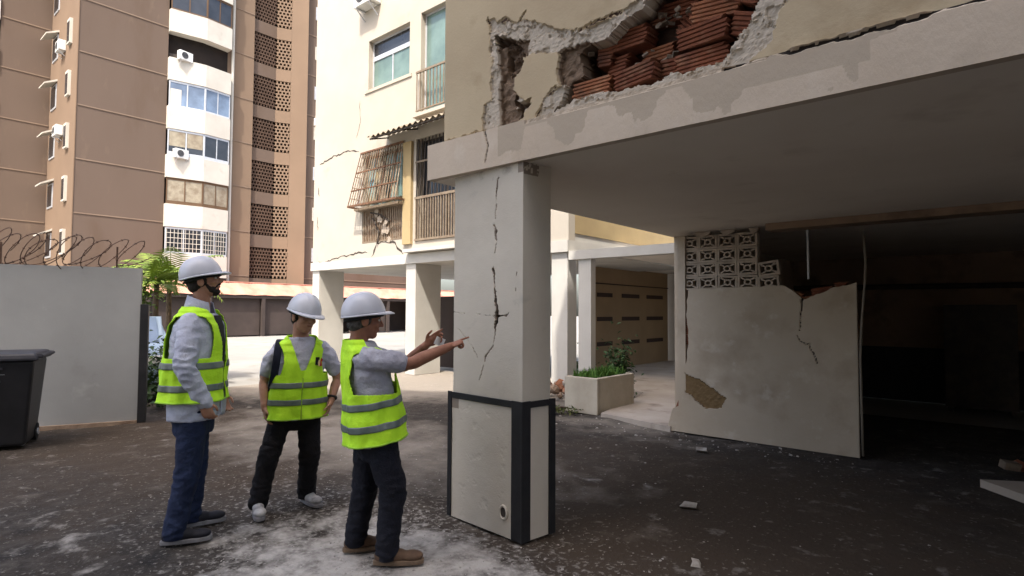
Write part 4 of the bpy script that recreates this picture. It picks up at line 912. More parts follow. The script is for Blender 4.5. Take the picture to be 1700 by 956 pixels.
palm((-13.9, 4.78, 0), 2.2, 15, 1.25, 3, 'young palm with bright fronds behind the man in the grey jacket')
palm((-12.6, 4.1, 0), 2.05, 9, .8, 8, 'small palm with arching fronds just behind the end of the grey wall')
tag(leafbush('climbing_bush', (-10.5, 3.1, 1.5), 650, (.26, .3, .36), .09, 'leaf', 15), 'bright yellow green bush rising behind the wall end by the razor wire', 'bush')
tag(leafbush('dark_bush', (-10.1, 3.55, 0), 1300, (.45, .5, .6), .1, 'leaf_dark', 16), 'dark leafy bush at the end of the boundary wall beside the gate post', 'bush')
tag(leafbush('dark_bush', (-11.0, 3.95, 0), 700, (.6, .6, .45), .1, 'leaf', 18), 'sunlit low bush in front of the parked car behind the wall', 'bush')
for k, (x, y) in enumerate(((-9.55, 3.6),)):
    tag(MB().box(x, y, 0, x+.42, y+.3, .34).obj('concrete_block', 'stone', bevel=.02), 'short grey concrete block beside the dark bush', 'block')

# ------------------------------------------------------------------ tall building behind the photographer whose shade covers the yard
Ld = Vector((.82, .574, 0)).normalized(); Ln = Vector((Ld.y, -Ld.x, 0)); DD = 17.0; HH = DD/(.30*Ln.x+(-.54)*Ln.y)
bo = Vector((-6.4, 9.2, 0))+Ln*DD
SB = empty('shading_tower', bo, math.atan2(Ld.y, Ld.x)); tag(SB, 'tall pale apartment block across the yard behind the viewer', 'building')
MB().box(-9.5, -12, 0, 6.6, 0, HH).obj('block_wall', 'facade_back', SB)
for fl in range(1, int(HH/3)):
    for k in range(5):
        x = -8.6+k*3.1; w_ = MB().box(x, 0.002, fl*3+.9, x+1.8, .04, fl*3+2.3).obj('window', 'alu', SB); MB().box(x+.06, .041, fl*3+.96, x+1.74, .05, fl*3+2.24).obj('pane', 'glass_dark', w_)

# ------------------------------------------------------------------ people
def remesh(mb, vox, smooth_it=4, fac=0.5):
    """fuse overlapping closed shapes into one continuous skin"""
    o = mb.obj('tmp', None); md = o.modifiers.new('r', 'REMESH'); md.mode = 'VOXEL'; md.voxel_size = vox
    if smooth_it: sm = o.modifiers.new('s', 'SMOOTH'); sm.iterations = smooth_it; sm.factor = fac
    bpy.context.view_layer.update(); dg = bpy.context.evaluated_depsgraph_get()
    me = bpy.data.meshes.new_from_object(o.evaluated_get(dg)); old = o.data; bpy.data.objects.remove(o); bpy.data.meshes.remove(old); return me
def mesh_obj(name, me, m, parent):
    me.materials.clear(); me.materials.append(MATS[m]); me.polygons.foreach_set('use_smooth', [True]*len(me.polygons)); me.name = name
    o = bpy.data.objects.new(name, me); COL.objects.link(o); o.parent = parent; return o
def folds(me, amp, scale, stretch=(1, 1, 1), seed=0, focus=None):
    vs = me.vertices; ns = [v.normal.copy() for v in vs]
    for v, n in zip(vs, ns):
        p = v.co; q = Vector((p.x*scale*stretch[0]+seed, p.y*scale*stretch[1], p.z*scale*stretch[2]))
        f = 1-abs(noise.noise(q))*2.2; f += .5*noise.noise(q*2.3)
        a = amp
        if focus: a *= 0.35+sum(math.exp(-((p-Vector(c)).length/r_)**2) for c, r_ in focus)
        v.co = p+n*a*f
    return me
def interp(tbl, z):
    if z <= tbl[0][0]: return tbl[0][1:]
    for a, b in zip(tbl, tbl[1:]):
        if z <= b[0]:
            t_ = (z-a[0])/(b[0]-a[0]); t_ = t_*t_*(3-2*t_); return tuple(p+(q-p)*t_ for p, q in zip(a[1:], b[1:]))
    return tbl[-1][1:]
def hand(mb, wr, dirv, nrm, thumb, curl, sc=1.0, spread=.01, thumb_curl=.4):
    """palm plus five fingers; dirv along fingers, nrm out of the palm, thumb = direction of the thumb side; curl = 4 bends (index first)"""
    dv = Vector(dirv).normalized(); n = Vector(nrm); n = (n-dv*n.dot(dv)).normalized(); th = Vector(thumb); th = (th-dv*th.dot(dv)-n*th.dot(n)).normalized(); wr = Vector(wr)
    M = Matrix((dv, th, n)).transposed()
    mb.chain([(wr-dv*.03*sc, .027*sc), (wr+dv*.015*sc, .026*sc)], n=10, sub=3)
    mb.ell(wr+dv*.05*sc, (.055*sc, .041*sc, .016*sc), M); mb.ell(wr+dv*.03*sc+th*.018*sc+n*.006*sc, (.032*sc, .022*sc, .017*sc), M)
    lens = (.074, .082, .076, .060)
    for k in range(4):
        off = (.030-.020*k)*sc; p = wr+dv*(.088-.004*abs(k-1))*sc+th*off; d_ = (dv+th*spread*(1.5-k)).normalized(); L = lens[k]*sc; c = curl[k]; pts = [(p-d_*.015*sc, .0092*sc), (p, .0095*sc)]
        for j, fr in enumerate((.45, .32, .25)):
            d_ = (Matrix.Rotation(c*(.9, 1.15, .8)[j], 3, dv.cross(n)) @ d_).normalized()
            p = p+d_*L*fr; pts.append((p, (.0088, .0082, .0070)[j]*sc))
        mb.chain(pts, n=8, sub=3)
    p = wr+dv*.022*sc+th*.032*sc+n*.004*sc; d1 = (dv*.75+th*.7+n*.15).normalized(); q = p+d1*.035*sc; d2 = (dv*.95+th*(.35-thumb_curl)+n*(.15+thumb_curl)).normalized(); r_ = q+d2*.03*sc
    mb.chain([(wr+dv*.008*sc+th*.012*sc, .014*sc), (p, .0125*sc), (q, .0105*sc), (r_, .0090*sc), (r_+d2*.012*sc, .0075*sc)], n=8, sub=3)

class Person:
    def __init__(s, root, right, label, skin):
        s.e = empty('person', (root[0], root[1], 0), math.atan2(right[1], right[0])); tag(s.e, label, 'person', 'people in hard hats and vests'); s.skin = skin; s.body = MB()
    def frame(s, f):
        s.f = Vector((f[0], f[1], 0)).normalized(); s.l = Vector((-s.f.y, s.f.x, 0))
    def torso(s, tbl):
        """tbl rows: z, centre r, centre a, half width, half depth"""
        s.tb = tbl
    def surf(s, th, z, off=0.0, ex=2.4):
        cr_, ca, a, b = interp(s.tb, z); a += off; b += off; c, d_ = math.cos(th), math.sin(th)   # th=0 forward, 90deg left
        k = (abs(c)**ex+abs(d_)**ex)**(-1/ex); p = Vector((cr_, ca, 0))+s.f*(b*k*c)+s.l*(a*k*d_); return Vector((p.x, p.y, z))
    def solid_torso(s, mb, off, z0, z1, n=40, rings=26):
        b = len(mb.v); m = 0
        for j in range(rings+1):
            z = z0+(z1-z0)*j/rings
            for k in range(n): mb.v.append(tuple(s.surf(2*PI*k/n, z, off)))
        for j in range(rings):
            for k in range(n): mb.f.append((b+j*n+k, b+j*n+(k+1) % n, b+(j+1)*n+(k+1) % n, b+(j+1)*n+k))
        mb.f.append(tuple(b+k for k in range(n-1, -1, -1))); mb.f.append(tuple(b+rings*n+k for k in range(n)))
    def head(s, c, fwd, up=(0, 0, 1), neck=None, hair='hair', beard=False, sc=1.0):
        fw = Vector(fwd).normalized(); u = Vector(up); lf = u.cross(fw).normalized(); u = fw.cross(lf).normalized(); M = Matrix((fw, lf, u)).transposed(); c = Vector(c); s.hM, s.hc, s.hs = M, c, sc
        H = lambda x, y, z: c+M @ (Vector((x, y, z))*sc); s.H = H
        E = lambda x, y, z, a, b, d_: s.body.ell(H(x, y, z), (a*sc, b*sc, d_*sc), M)
        E(-.005, 0, .03, .100, .078, .098); E(.028, 0, -.04, .066, .060, .078); E(.058, 0, -.088, .032, .032, .028); E(.07, 0, -.01, .034, .050, .055)
        E(.088, 0, .030, .018, .050, .012); E(.062, .036, -.022, .032, .026, .024); E(.062, -.036, -.022, .032, .026, .024)
        s.body.chain([(H(.094, 0, .018), .009*sc), (H(.108, 0, -.006), .0115*sc), (H(.116, 0, -.024), .014*sc)], n=8, sub=3); E(.100, .012, -.028, .012, .009, .009); E(.100, -.012, -.028, .012, .009, .009)
        E(.090, 0, -.053, .012, .024, .007); E(.088, 0, -.064, .012, .021, .008)
        for y in (-1, 1): E(-.006, y*.078, -.008, .024, .010, .034); E(-.004, y*.086, .006, .016, .007, .016)
        nb = Vector(neck); s.body.chain([(H(-.018, 0, -.05), .058*sc), (H(-.022, 0, -.11).lerp(nb, .45), .056*sc), (nb+Vector((0, 0, -.03)), .066*sc)], n=16)
        # eyes, brows, mouth, hair
        for y in (-1, 1):
            ey = MB().ell(H(.086, y*.032, .006), (.012*sc, .015*sc, .008*sc), M, 12, 8).obj('eye', 'eye_white', s.e, smooth=True); MB().ell(H(.096, y*.031, .006), (.0045*sc, .0065*sc, .0065*sc), M, 10, 6).obj('iris', 'eye', ey, smooth=True)
            MB().chain([(H(.098, y*.016, .026), .004*sc), (H(.098, y*.033, .032), .005*sc), (H(.084, y*.052, .025), .003*sc)], n=6, sub=3).obj('eyebrow', hair, s.e, smooth=True)
        MB().ell(H(.0965, 0, -.058), (.007*sc, .022*sc, .0055*sc), M, 12, 6).obj('lips', 'lip', s.e, smooth=True)
        hb = MB(); hb.ell(H(-.018, 0, .028), (.096*sc, .083*sc, .096*sc), M); hb.ell(H(-.045, 0, -.025), (.060*sc, .070*sc, .055*sc), M)
        for y in (-1, 1): hb.ell(H(.018, y*.072, .0), (.012*sc, .009*sc, .03*sc), M)
        mesh_obj('hair', folds(remesh(hb, .009, 2), .002, 60), hair, s.e)
        if beard:
            bb = MB(); bb.ell(H(.062, 0, -.090), (.034*sc, .036*sc, .030*sc), M); bb.ell(H(.046, .038, -.066), (.028*sc, .018*sc, .026*sc), M); bb.ell(H(.046, -.038, -.066), (.028*sc, .018*sc, .026*sc), M)
            for y in (-1, 1): bb.chain([(H(.020, y*.064, -.012), .006*sc), (H(.03, y*.058, -.045), .011*sc), (H(.052, y*.042, -.078), .016*sc)], n=8, sub=3)
            bb.chain([(H(.078, -.030, -.056), .008*sc), (H(.102, -.012, -.040), .0075*sc), (H(.104, .012, -.040), .0075*sc), (H(.078, .030, -.056), .008*sc)], n=8, sub=3)
            mesh_obj('beard', folds(remesh(bb, .006, 2), .0015, 90), hair, s.e)
    def helmet(s, tilt=0.0, lift=.038):
        M = s.hM @ Matrix.Rotation(tilt, 3, 'Y'); c = s.hc+s.hM @ Vector((-.004, 0, lift))*s.hs; k_ = s.hs
        def P(th, t_):      # th around (0 = front), t_ 0 rim .. 1 crown
            ct, sn = math.cos(th), math.sin(th); ph = t_*PI/2; a, b, h = .140, .116, .138
            rr_ = math.cos(ph)**.82; x, y, z = a*rr_*ct, b*rr_*sn, h*math.sin(ph)**1.05
            ridge = math.exp(-(y/.016)**2)*.007*(math.sin(ph)**.5 if t_ > .12 else 0)+math.exp(-((abs(y)-.045)/.010)**2)*.004*(1 if t_ > .3 else 0)
            return c+M @ (Vector((x, y, z+ridge-.012*ct*(1-t_)**4))*k_)
        mb = MB(); n, m = 72, 22
        for j in range(m+1):
            for i in range(n): mb.v.append(tuple(P(2*PI*i/n, j/m*.995)))
        for j in range(m):
            for i in range(n): mb.f.append((j*n+i, j*n+(i+1) % n, (j+1)*n+(i+1) % n, (j+1)*n+i))
        mb.f.append(tuple(m*n+i for i in range(n)))
        o = mb.obj('helmet', 'helmet', s.e, smooth=True); sd = o.modifiers.new('t', 'SOLIDIFY'); sd.thickness = .003; sd.offset = -1
        # brim: narrow all round, long peak in front
        br = MB(); n = 72
        for i in range(n):
            th = 2*PI*i/n; ct, sn = math.cos(th), math.sin(th); pk = max(0, ct)**1.6; w_ = .007+.050*pk
            for (q, dz) in ((-.004, .004), (w_*.55, .002-.004*pk), (w_, -.004-.016*pk), (w_-.002, -.009-.016*pk), (-.004, -.005)):
                br.v.append(tuple(c+M @ (Vector(((.138+q)*ct, (.115+q*(.9 if ct > 0 else 1))*sn, dz-.012*ct))*k_)))
        for i in range(n):
            for q in range(5): a, b = i*5+q, i*5+(q+1) % 5; c2, d2 = ((i+1) % n)*5+q, ((i+1) % n)*5+(q+1) % 5; br.f.append((a, b, d2, c2))
        br.obj('brim', 'helmet', o, smooth=True)
        bd = MB(); rg = [tuple(c+M @ (Vector((.120*math.cos(2*PI*i/40), .098*math.sin(2*PI*i/40), -.022-.006*math.cos(2*PI*i/40)))*k_)) for i in range(41)]; bd.tube(rg, .008, 6, cap=False).obj('head_band', 'rubber', o, smooth=True)
    def vest(s, hem, zs, off, vz, vw=.055, arm=.19, neckr=.075, flare=.02, mtl='vest', stripes=(), hem_tilt=0.0, armx=.150, sh_top=None, openf=0.0):
        top = sh_top
        def pt(uu, vv, ex=0.0):
            th = 2*PI*uu+PI; t_ = vv; z = hem+(top-hem)*t_
            z += hem_tilt*math.cos(th)*(1-t_**3)
            fl = flare*(1-t_)**2; w_ = .013*noise.noise(Vector((math.cos(th)*3.1+9, math.sin(th)*3.1, z*1.4)))+.010*noise.noise(Vector((math.cos(th)*2.2, math.sin(th)*2.2, z*3.2)))+.008*noise.noise(Vector((math.cos(th)*4, math.sin(th)*4, z*9)))+.004*math.sin(z*26+4*math.sin(th*2))
            cr_, ca, a, b = interp(s.tb, max(s.tb[0][0], z))
            return s.surf(th, max(s.tb[0][0], z), off+fl+w_*(1-.5*t_)+ex)+Vector((0, 0, min(0, z-max(s.tb[0][0], z))))
        def keep(uu, vv):
            p = pt(uu, vv); cr_, ca, a, b = interp(s.tb, p.z); q = p-Vector((cr_, ca, 0)); x, y = q.dot(s.f), q.dot(s.l); z = p.z
            if z > zs-arm and abs(y) > armx-.02*math.sin((z-zs+arm)/arm*PI)+.05*max(0, (z-zs)/.06): 
                if z < zs+.03: return False
            if x > 0 and z > vz and abs(y) < neckr*.25+vw*(z-vz)/(zs-vz)*1.3: return False
            if math.hypot(x, y) < neckr and z > zs: return False
            if openf and x > 0 and abs(y) < openf: return False
            return True
        mb = MB().grid(pt, 256, 176, keep); o = mb.obj('vest', mtl, s.e, smooth=True); s.vpt = pt
        sd = o.modifiers.new('t', 'SOLIDIFY'); sd.thickness = .006; sd.offset = 1
        for (za, zb) in stripes:
            va, vb = (za-hem)/(top-hem), (zb-hem)/(top-hem)
            f2 = lambda uu, vv: pt(uu, va+(vb-va)*vv, .009); k2 = lambda uu, vv: keep(uu, va+(vb-va)*vv)
            st_ = MB().grid(f2, 256, 5, k2).obj('reflective_stripe', 'stripe', o, smooth=True); sd = st_.modifiers.new('t', 'SOLIDIFY'); sd.thickness = .002; sd.offset = 1
        hm = MB(); hm.tube([pt(k/96, 0.004, .006) for k in range(97) if keep(min(.999, k/96), .01)] if not openf else [pt(k/96, .004, .006) for k in range(6, 91)], .006, 6, cap=False).obj('vest_trim', 'vest_trim', o, smooth=True)
        return o
    def shoe(s, p, dirv, L, mtl, sole, w_=.05):
        d_ = Vector((dirv[0], dirv[1], 0)).normalized(); l = Vector((-d_.y, d_.x, 0)); M = Matrix((d_, l, Vector((0, 0, 1)))).transposed(); p = Vector((p[0], p[1], 0))   # p = under the ankle
        q = lambda x, y, z: p+M @ Vector((x, y, z))
        mb = MB(); mb.ell(q(-.02, 0, .052), (.06, .041, .05), M); mb.ell(q(.05, 0, .052), (.08, .043, .042), M); mb.ell(q(L*.55, .002, .045), (.075, w_*.96, .032), M); mb.chain([(q(-.012, 0, .06), .042), (q(-.016, 0, .105), .041)], n=14)
        me = remesh(mb, .008, 3)
        for v in me.vertices: v.co.z = max(v.co.z, .012)
        o = mesh_obj('shoe', me, mtl, s.e)
        x0, x1 = -.085, L*.55+.078; poly = []
        for k in range(28):
            a = 2*PI*k/28; x = (x0+x1)/2+(x1-x0)/2*math.cos(a); t_ = (x-x0)/(x1-x0); hw = (.036+.014*t_)*(1 if True else 0); sn = math.sin(a); y = hw*math.copysign(abs(sn)**.55, sn); pt_ = q(x, y, 0); poly.append((pt_.x, pt_.y))
        sl_ = MB().prism(poly, 'z', 0.0, .028).obj('sole', sole, o, bevel=.005)
        lc = MB()
        for k in range(4): lc.tube([q(.035+.022*k, -.022, .094-.010*k), q(.045+.022*k, 0, .102-.010*k), q(.035+.022*k, .022, .094-.010*k)], .004, 5)
        tag(lc.obj('laces', sole, o, smooth=True), kind='stuff')
        return o
    def finish(s, vox=.0052):
        mesh_obj('body', remesh(s.body, vox, 3, .45), s.skin, s.e)

def limb_mesh(pts_list, vox, amp, scale, seed, focus=None, stretch=(1, 1, 1), extra=None, n=18):
    mb = MB()
    for pts in pts_list: mb.chain(pts, n=n, sub=8)
    if extra: extra(mb)
    return folds(remesh(mb, vox, 3), amp, scale, stretch, seed, focus)

# ---- person 1: tall, grey jacket and jeans, seen from the side, looking up to the right
p = Person((-4.37, 1.68), (.359, .933), 'tall bearded person in grey jacket, blue jeans, green vest and hard hat, looking up', 'skin_a')
p.frame((math.cos(R(18)), -math.sin(R(18))))
p.torso([(.62,.005,0,.168,.125),(.82,.0,0,.175,.128),(.98,.0,0,.172,.128),(1.18,.002,0,.182,.135),(1.32,.008,0,.192,.135),(1.44,.012,0,.195,.120),(1.50,.018,0,.165,.098),(1.54,.022,0,.105,.080),(1.58,.025,0,.070,.066),(1.64,.028,0,.06,.058)])
hf = Vector((math.cos(R(8)), -math.sin(R(8)), .22)); p.head((.034, 0, 1.762), hf, neck=(.022, 0, 1.56), beard=True); p.helmet(-.10)
sR, sL = Vector((-.036, -.185, 1.468)), Vector((.055, .185, 1.468)); eR, wR = Vector((-.058, -.245, 1.175)), Vector((.060, -.215, .925)); eL, wL = Vector((.065, .26, 1.17)), Vector((.175, .215, .92))
p.solid_torso(p.body, -.03, .70, 1.60)
for (a, b, c) in ((sR, eR, wR), (sL, eL, wL)): p.body.chain([(a, .036), (b, .036), (c, .027)])
hand(p.body, wR, (wR-eR).normalized()+Vector((0, 0, -.35)), (.3, 1, 0), (1, .1, .35), (.55, .6, .65, .7)); hand(p.body, wL, (wL-eL).normalized()+Vector((0, 0, -.3)), (.3, -1, 0), (1, -.1, .3), (.5, .55, .6, .65))
hR, hL = Vector((0, -.095, .84)), Vector((.01, .095, .84)); kR, kL, aR, aL = Vector((-.030, -.125, .455)), Vector((.015, .10, .45)), Vector((-.098, -.16, .085)), Vector((.0, .15, .085))
for (a, b, c) in ((hR, kR, aR), (hL, kL, aL)): p.body.chain([(a, .07), (b, .05), (c, .036)])
p.finish()
def trousers(p, hR, kR, aR, hL, kL, aL, waist, m, r=(.098, .082, .066, .062), seed=0, top=None):
    me = limb_mesh([[(hR+Vector((0, 0, .02)), r[0]), (hR.lerp(kR, .5), r[0]*.96), (kR, r[1]), (kR.lerp(aR, .5), r[2]*1.06), (aR+Vector((0, 0, -.028)), r[3])], [(hL+Vector((0, 0, .02)), r[0]), (hL.lerp(kL, .5), r[0]*.96), (kL, r[1]), (kL.lerp(aL, .5), r[2]*1.06), (aL+Vector((0, 0, -.028)), r[3])]],
        .0095, .0095, 11, seed, [(kR, .1), (kL, .1), (aR, .14), (aL, .14), (waist, .16)], (1, 1, 1.7), lambda mb: p.solid_torso(mb, -.010, waist.z-.16, waist.z+.04))
    for v in me.vertices:
        if v.co.z < .035: v.co.z = .035+.2*(v.co.z-.035)
    return mesh_obj('trousers', me, m, p.e)
trousers(p, hR, kR, aR, hL, kL, aL, Vector((0, 0, .86)), 'jeans', (.092, .078, .066, .064), 3)
mb = MB(); p.solid_torso(mb, .020, .80, 1.53); mb.chain([(sR+Vector((.0, .03, -.005)), .075), (sR.lerp(eR, .5), .073), (eR, .064), (eR.lerp(wR, .5), .056), (wR, .043)], n=18, sub=8); mb.chain([(sL+Vector((0, -.03, -.005)), .075), (sL.lerp(eL, .5), .073), (eL, .064), (eL.lerp(wL, .5), .056), (wL, .043)], n=18, sub=8)
me = folds(remesh(mb, .0095, 3), .012, 10, (1, 1, 1.6), 5, [(eR, .13), (wR, .1), (eL, .1), (Vector((0, 0, .85)), .2)]); mesh_obj('jacket', me, 'jacket', p.e)
# open jacket front hanging forward, dark shirt inside, collar
jf = MB().grid(lambda u_, v_: (Vector((.0, 0, 0))+p.surf(R(34)-R(50)*u_*0+R(-4)+R(22)*(u_-.5), .80+.68*v_, .035+.035*(1-v_)*u_+.012*math.sin(v_*9)*u_)), 10, 30).obj('jacket_front', 'jacket', p.e, smooth=True); jf.modifiers.new('t', 'SOLIDIFY').thickness = .006
MB().grid(lambda u_, v_: p.surf(R(-26)+R(48)*u_, .92+.60*v_, .034), 12, 24).obj('shirt', 'shirt_black', p.e, smooth=True)
cl = MB().grid(lambda u_, v_: Vector((.024, 0, 0))+(p.f*math.cos(R(35)+R(290)*u_)+p.l*math.sin(R(35)+R(290)*u_))*(.084+.026*(1-v_))+Vector((0, 0, 1.53+.105*v_-.03*math.cos(R(35)+R(290)*u_))), 40, 4).obj('collar', 'jacket', p.e, smooth=True); cl.modifiers.new('t', 'SOLIDIFY').thickness = .006
p.vest(.93, 1.50, .040, 1.10, .06, .27, .085, .03, stripes=((1.005, 1.050), (1.155, 1.200)), armx=.165, sh_top=1.58, openf=.028)
p.shoe((-.095, -.16), (1, -.10), .27, 'shoe_dark', 'sole_grey'); p.shoe((.005, .15), (1, .1), .27, 'shoe_dark', 'sole_grey')

# ---- person 2: facing the viewer, backpack on one shoulder
p = Person((-4.37, 2.35), (.474, .881), 'person facing the viewer in grey t-shirt, black trousers, green vest with emblem and hard hat', 'skin_b'); p2 = p
p.frame((.16, -1))
p.torso([(.55,.093,0,.15,.11),(.74,.095,0,.165,.118),(.88,.10,0,.168,.122),(1.02,.108,0,.175,.125),(1.14,.113,0,.18,.122),(1.23,.118,0,.180,.108),(1.29,.120,0,.15,.09),(1.33,.120,0,.095,.075),(1.37,.122,0,.066,.062),(1.43,.125,0,.056,.054)])
hf = Vector((.50, -.86, -.10)); p.head((.135, -.040, 1.505), hf, up=(.10, .03, 1), neck=(.120, 0, 1.355), sc=1.06); p.helmet(.02, .042)
sR, sL = Vector((-.068, .01, 1.248)), Vector((.312, -.01, 1.248)); eR, wR = Vector((-.150, .04, 1.0)), Vector((-.140, -.045, .80)); eL, wL = Vector((.405, .05, 1.0)), Vector((.352, -.06, .825))
p.solid_torso(p.body, -.03, .62, 1.38)
p.body.chain([(sR+Vector((0, 0, -.01)), .030), (sR.lerp(eR, .5), .041), (eR, .036), (eR.lerp(wR, .35), .037), (wR, .026)]); p.body.chain([(sL+Vector((0, 0, -.01)), .030), (sL.lerp(eL, .5), .041), (eL, .036), (eL.lerp(wL, .35), .037), (wL, .026)])
hand(p.body, wR, (.16, -.15, -1), (1, .15, 0), (.2, -1, 0), (.35, .4, .45, .5), .95); hand(p.body, wL, (-.30, -.2, -1), (-1, .1, 0), (-.1, -1, 0), (.4, .45, .5, .55), .95)
hR, hL = Vector((.0, 0, .76)), Vector((.188, 0, .76)); kR, kL, aR, aL = Vector((-.095, -.06, .45)), Vector((.198, -.04, .425)), Vector((-.172, -.04, .10)), Vector((.184, .10, .085))
for (a, b, c) in ((hR, kR, aR), (hL, kL, aL)): p.body.chain([(a, .068), (b, .048), (c, .034)])
p.finish()
trousers(p, hR, kR, aR, hL, kL, aL, Vector((.095, 0, .78)), 'trousers_black', (.088, .078, .068, .064), 8)
mb = MB(); p.solid_torso(mb, .006, .70, 1.34)
for (a, b, sg) in ((sR, eR, 1), (sL, eL, -1)): mb.chain([(a+Vector((.03*sg, 0, -.005)), .062), (a.lerp(b, .35), .060), (a.lerp(b, .68), .059)], n=18, sub=8)
mesh_obj('t_shirt', folds(remesh(mb, .009, 3), .009, 11, (1, 1, 1.4), 9, [(sR, .15), (sL, .15)]), 'tee_grey', p.e)
v2 = p.vest(.715, 1.275, .026, 1.09, .048, .22, .078, .035, stripes=((.825, .868), (.955, .998)), armx=.160, sh_top=1.355)
MB().tube([p.vpt(.5, t_, .012) for t_ in [k/20*.50 for k in range(21)]], .004, 6).obj('zip', 'vest_trim', v2, smooth=True)
def patch_(name, pts, m, ex): # emblem on the chest: (u, z) outline on the vest surface
    mb = MB(); hem, top = .715, 1.355; mb.v = [tuple(p.vpt(u_, (z-hem)/(top-hem), ex)) for u_, z in pts]; mb.f = [tuple(range(len(pts)))]; o = mb.obj(name, m, v2); return o
U0 = .578
patch_('emblem', [(U0-.020, 1.13), (U0+.006, 1.125), (U0+.004, 1.19), (U0-.018, 1.19)], 'emblem_black', .016)
patch_('emblem', [(U0+.002, 1.118), (U0+.020, 1.120), (U0+.016, 1.15), (U0+.026, 1.168), (U0+.012, 1.185), (U0+.006, 1.155)], 'emblem_red', .018)
patch_('emblem', [(U0-.006, 1.122), (U0+.004, 1.120), (U0+.006, 1.16), (U0-.002, 1.172), (U0-.007, 1.15)], 'emblem_cream', .020)
p.shoe((-.172, -.045), (.12, -1), .25, 'shoe_white', 'sole_grey'); p.shoe((.186, .095), (.45, -.9), .25, 'shoe_white', 'sole_grey')
wt = MB(); wc = wL+Vector((.008, .015, .03)); ax = (wL-eL).normalized(); e1 = ax.cross(Vector((0, 1, 0))).normalized(); e2 = ax.cross(e1)
wt.tube([wc+e1*.034*math.cos(2*PI*k/20)+e2*.034*math.sin(2*PI*k/20) for k in range(21)], .010, 6, cap=False); W_ = wt.obj('wrist_watch', 'watch', None, smooth=True); W_.parent = p.e
MB().ell(wc+Vector((.03, -.018, 0)), (.012, .018, .018)).obj('watch_face', 'watch', W_, smooth=True)
# backpack: its own thing, worn on the back with the strap over the right shoulder
bp = empty('backpack', p.e.location, p.e.rotation_euler.z); tag(bp, 'dark navy backpack worn by the person facing the viewer', 'backpack')
mb = MB(); mb.ell((.01, .235, 1.02), (.205, .085, .25)); mb.ell((.0, .27, .92), (.16, .07, .14)); mesh_obj('bag', folds(remesh(mb, .012, 3), .004, 9), 'backpack', bp)
stp = MB(); pts = [(-.02, .17, 1.20), (-.025, .10, 1.315), (-.035, .0, 1.345), (-.05, -.09, 1.29), (-.06, -.135, 1.18), (-.075, -.13, 1.06), (-.095, -.07, .95), (-.09, .05, .88), (-.06, .17, .86)]
P_ = [Vector(q) for q in pts]; vs = []
for k, q in enumerate(P_):
    t_ = (P_[min(k+1, 8)]-P_[max(k-1, 0)]).normalized(); ctr = Vector((.11, 0, q.z)); n_ = (q-ctr); n_ = (n_-t_*n_.dot(t_)).normalized(); b_ = Vector((1, .25, 0)); b_ = (b_-t_*b_.dot(t_)).normalized(); n_ = b_.cross(t_); n_ = n_ if n_.dot(q-ctr) > 0 else -n_
    vs += [q+b_*.028+n_*.012, q-b_*.028+n_*.012]
stp.add(vs, [(2*k, 2*k+1, 2*k+3, 2*k+2) for k in range(8)]); so_ = stp.obj('strap', 'backpack', bp, smooth=True); sb_ = so_.modifiers.new('s', 'SUBSURF'); sb_.levels = sb_.render_levels = 2; so_.modifiers.new('t', 'SOLIDIFY').thickness = .01

# ---- person 3: pointing at the crack in the pillar
p = Person((-3.05, 2.29), (.6, .8), 'person in navy trousers, green vest and hard hat reaching out and pointing at the pillar', 'skin_c')
p.frame((math.cos(R(14)), math.sin(R(14))))
p.torso([(.58,-.02,0,.16,.118),(.76,-.03,0,.168,.125),(.90,-.045,0,.172,.132),(1.04,-.062,0,.178,.132),(1.16,-.08,0,.182,.125),(1.25,-.095,0,.180,.110),(1.31,-.11,0,.150,.09),(1.35,-.122,0,.095,.075),(1.39,-.135,0,.066,.062),(1.45,-.14,0,.056,.054)])
hf = Vector((math.cos(R(20)), math.sin(R(20))*.6, -.06)); p.head((-.108, -.005, 1.497), hf, neck=(-.140, 0, 1.375), hair='hair_grey', sc=1.0); p.helmet(-.27, .038)
sR, sL = Vector((-.085, -.175, 1.268)), Vector((-.070, .175, 1.268)); eR, wR = Vector((.172, -.165, 1.232)), Vector((.430, -.085, 1.330)); eL, wL = Vector((.150, .215, 1.180)), Vector((.300, .10, 1.335))
p.solid_torso(p.body, -.03, .64, 1.40)
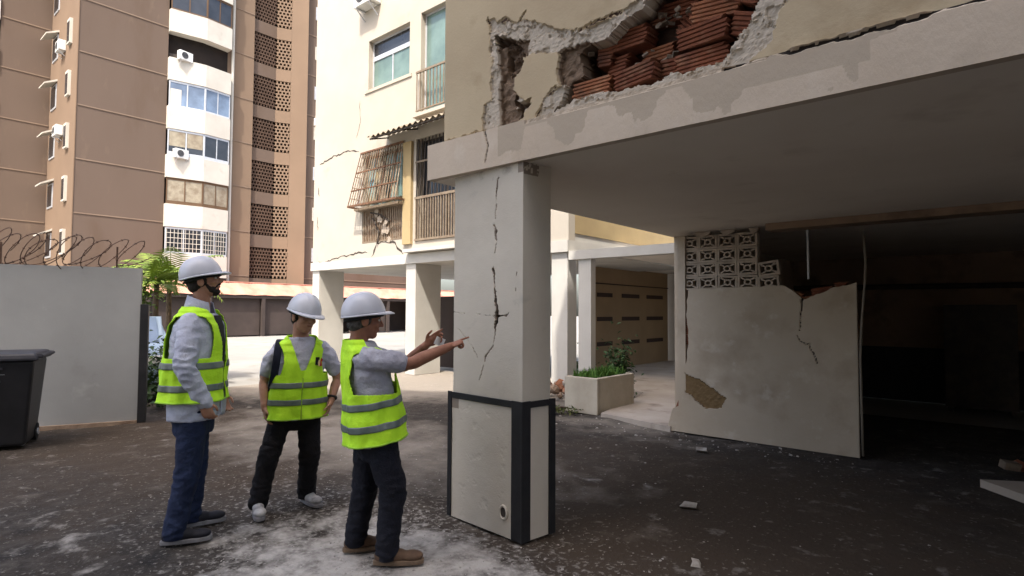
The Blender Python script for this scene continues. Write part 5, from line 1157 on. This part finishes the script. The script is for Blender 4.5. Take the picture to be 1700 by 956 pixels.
p.body.chain([(sR+Vector((0, 0, -.01)), .030), (sR.lerp(eR, .5), .041), (eR, .040), (eR.lerp(wR, .35), .041), (wR, .027)]); p.body.chain([(sL+Vector((0, 0, -.01)), .030), (sL.lerp(eL, .5), .041), (eL, .038), (eL.lerp(wL, .35), .040), (wL, .027)])
hand(p.body, wR, (.89, .16, .36), (-.1, .2, -1), (-.3, .9, .5), (.04, 1.35, 1.45, 1.5), .95, thumb_curl=.45); hand(p.body, wL, (.80, -.1, .6), (-.1, -.8, -.3), (-.5, -.3, .8), (.25, .55, .7, .8), .95, thumb_curl=.1)
hR, hL = Vector((.0, -.092, .76)), Vector((-.06, .092, .76)); kR, kL, aR, aL = Vector((.082, -.12, .455)), Vector((-.085, .09, .43)), Vector((.052, -.105, .085)), Vector((-.145, .14, .10))
for (a, b, c) in ((hR, kR, aR), (hL, kL, aL)): p.body.chain([(a, .068), (b, .048), (c, .034)])
p.finish()
trousers(p, hR, kR, aR, hL, kL, aL, Vector((-.03, 0, .79)), 'trousers_navy', (.096, .082, .068, .064), 14)
mb = MB(); p.solid_torso(mb, .008, .72, 1.36)
for (a, b, sg) in ((sR, eR, 1), (sL, eL, -1)): mb.chain([(a+Vector((-.01, .035*sg, -.01)), .070), (a.lerp(b, .35), .066), (a.lerp(b, .74), .063)], n=18, sub=8)
mesh_obj('t_shirt', folds(remesh(mb, .009, 3), .009, 11, (1, 1, 1.2), 19, [(sR, .18), (sL, .15)]), 'tee_grey2', p.e)
p.vest(.755, 1.29, .028, 1.10, .085, .24, .078, .035, stripes=((.838, .880), (.968, 1.010)), armx=.155, sh_top=1.375, hem_tilt=.030)
p.shoe((.055, -.105), (1, -.12), .27, 'shoe_brown', 'sole_brown'); p.shoe((-.140, .14), (1, .1), .27, 'shoe_brown', 'sole_brown')
pp_ = MB().obox(p.e.matrix_world if False else (Matrix.Translation(p.e.location) @ RZ(p.e.rotation_euler.z) @ T(.375, .065, 1.355) @ Matrix.Rotation(.4, 4, 'Y') @ Matrix.Rotation(.5, 4, 'Z')), -.03, -.001, -.025, .045, .001, .03).obj('paper_note', 'paper'); tag(pp_, 'small white paper held in the raised left hand of the pointing person', 'paper')
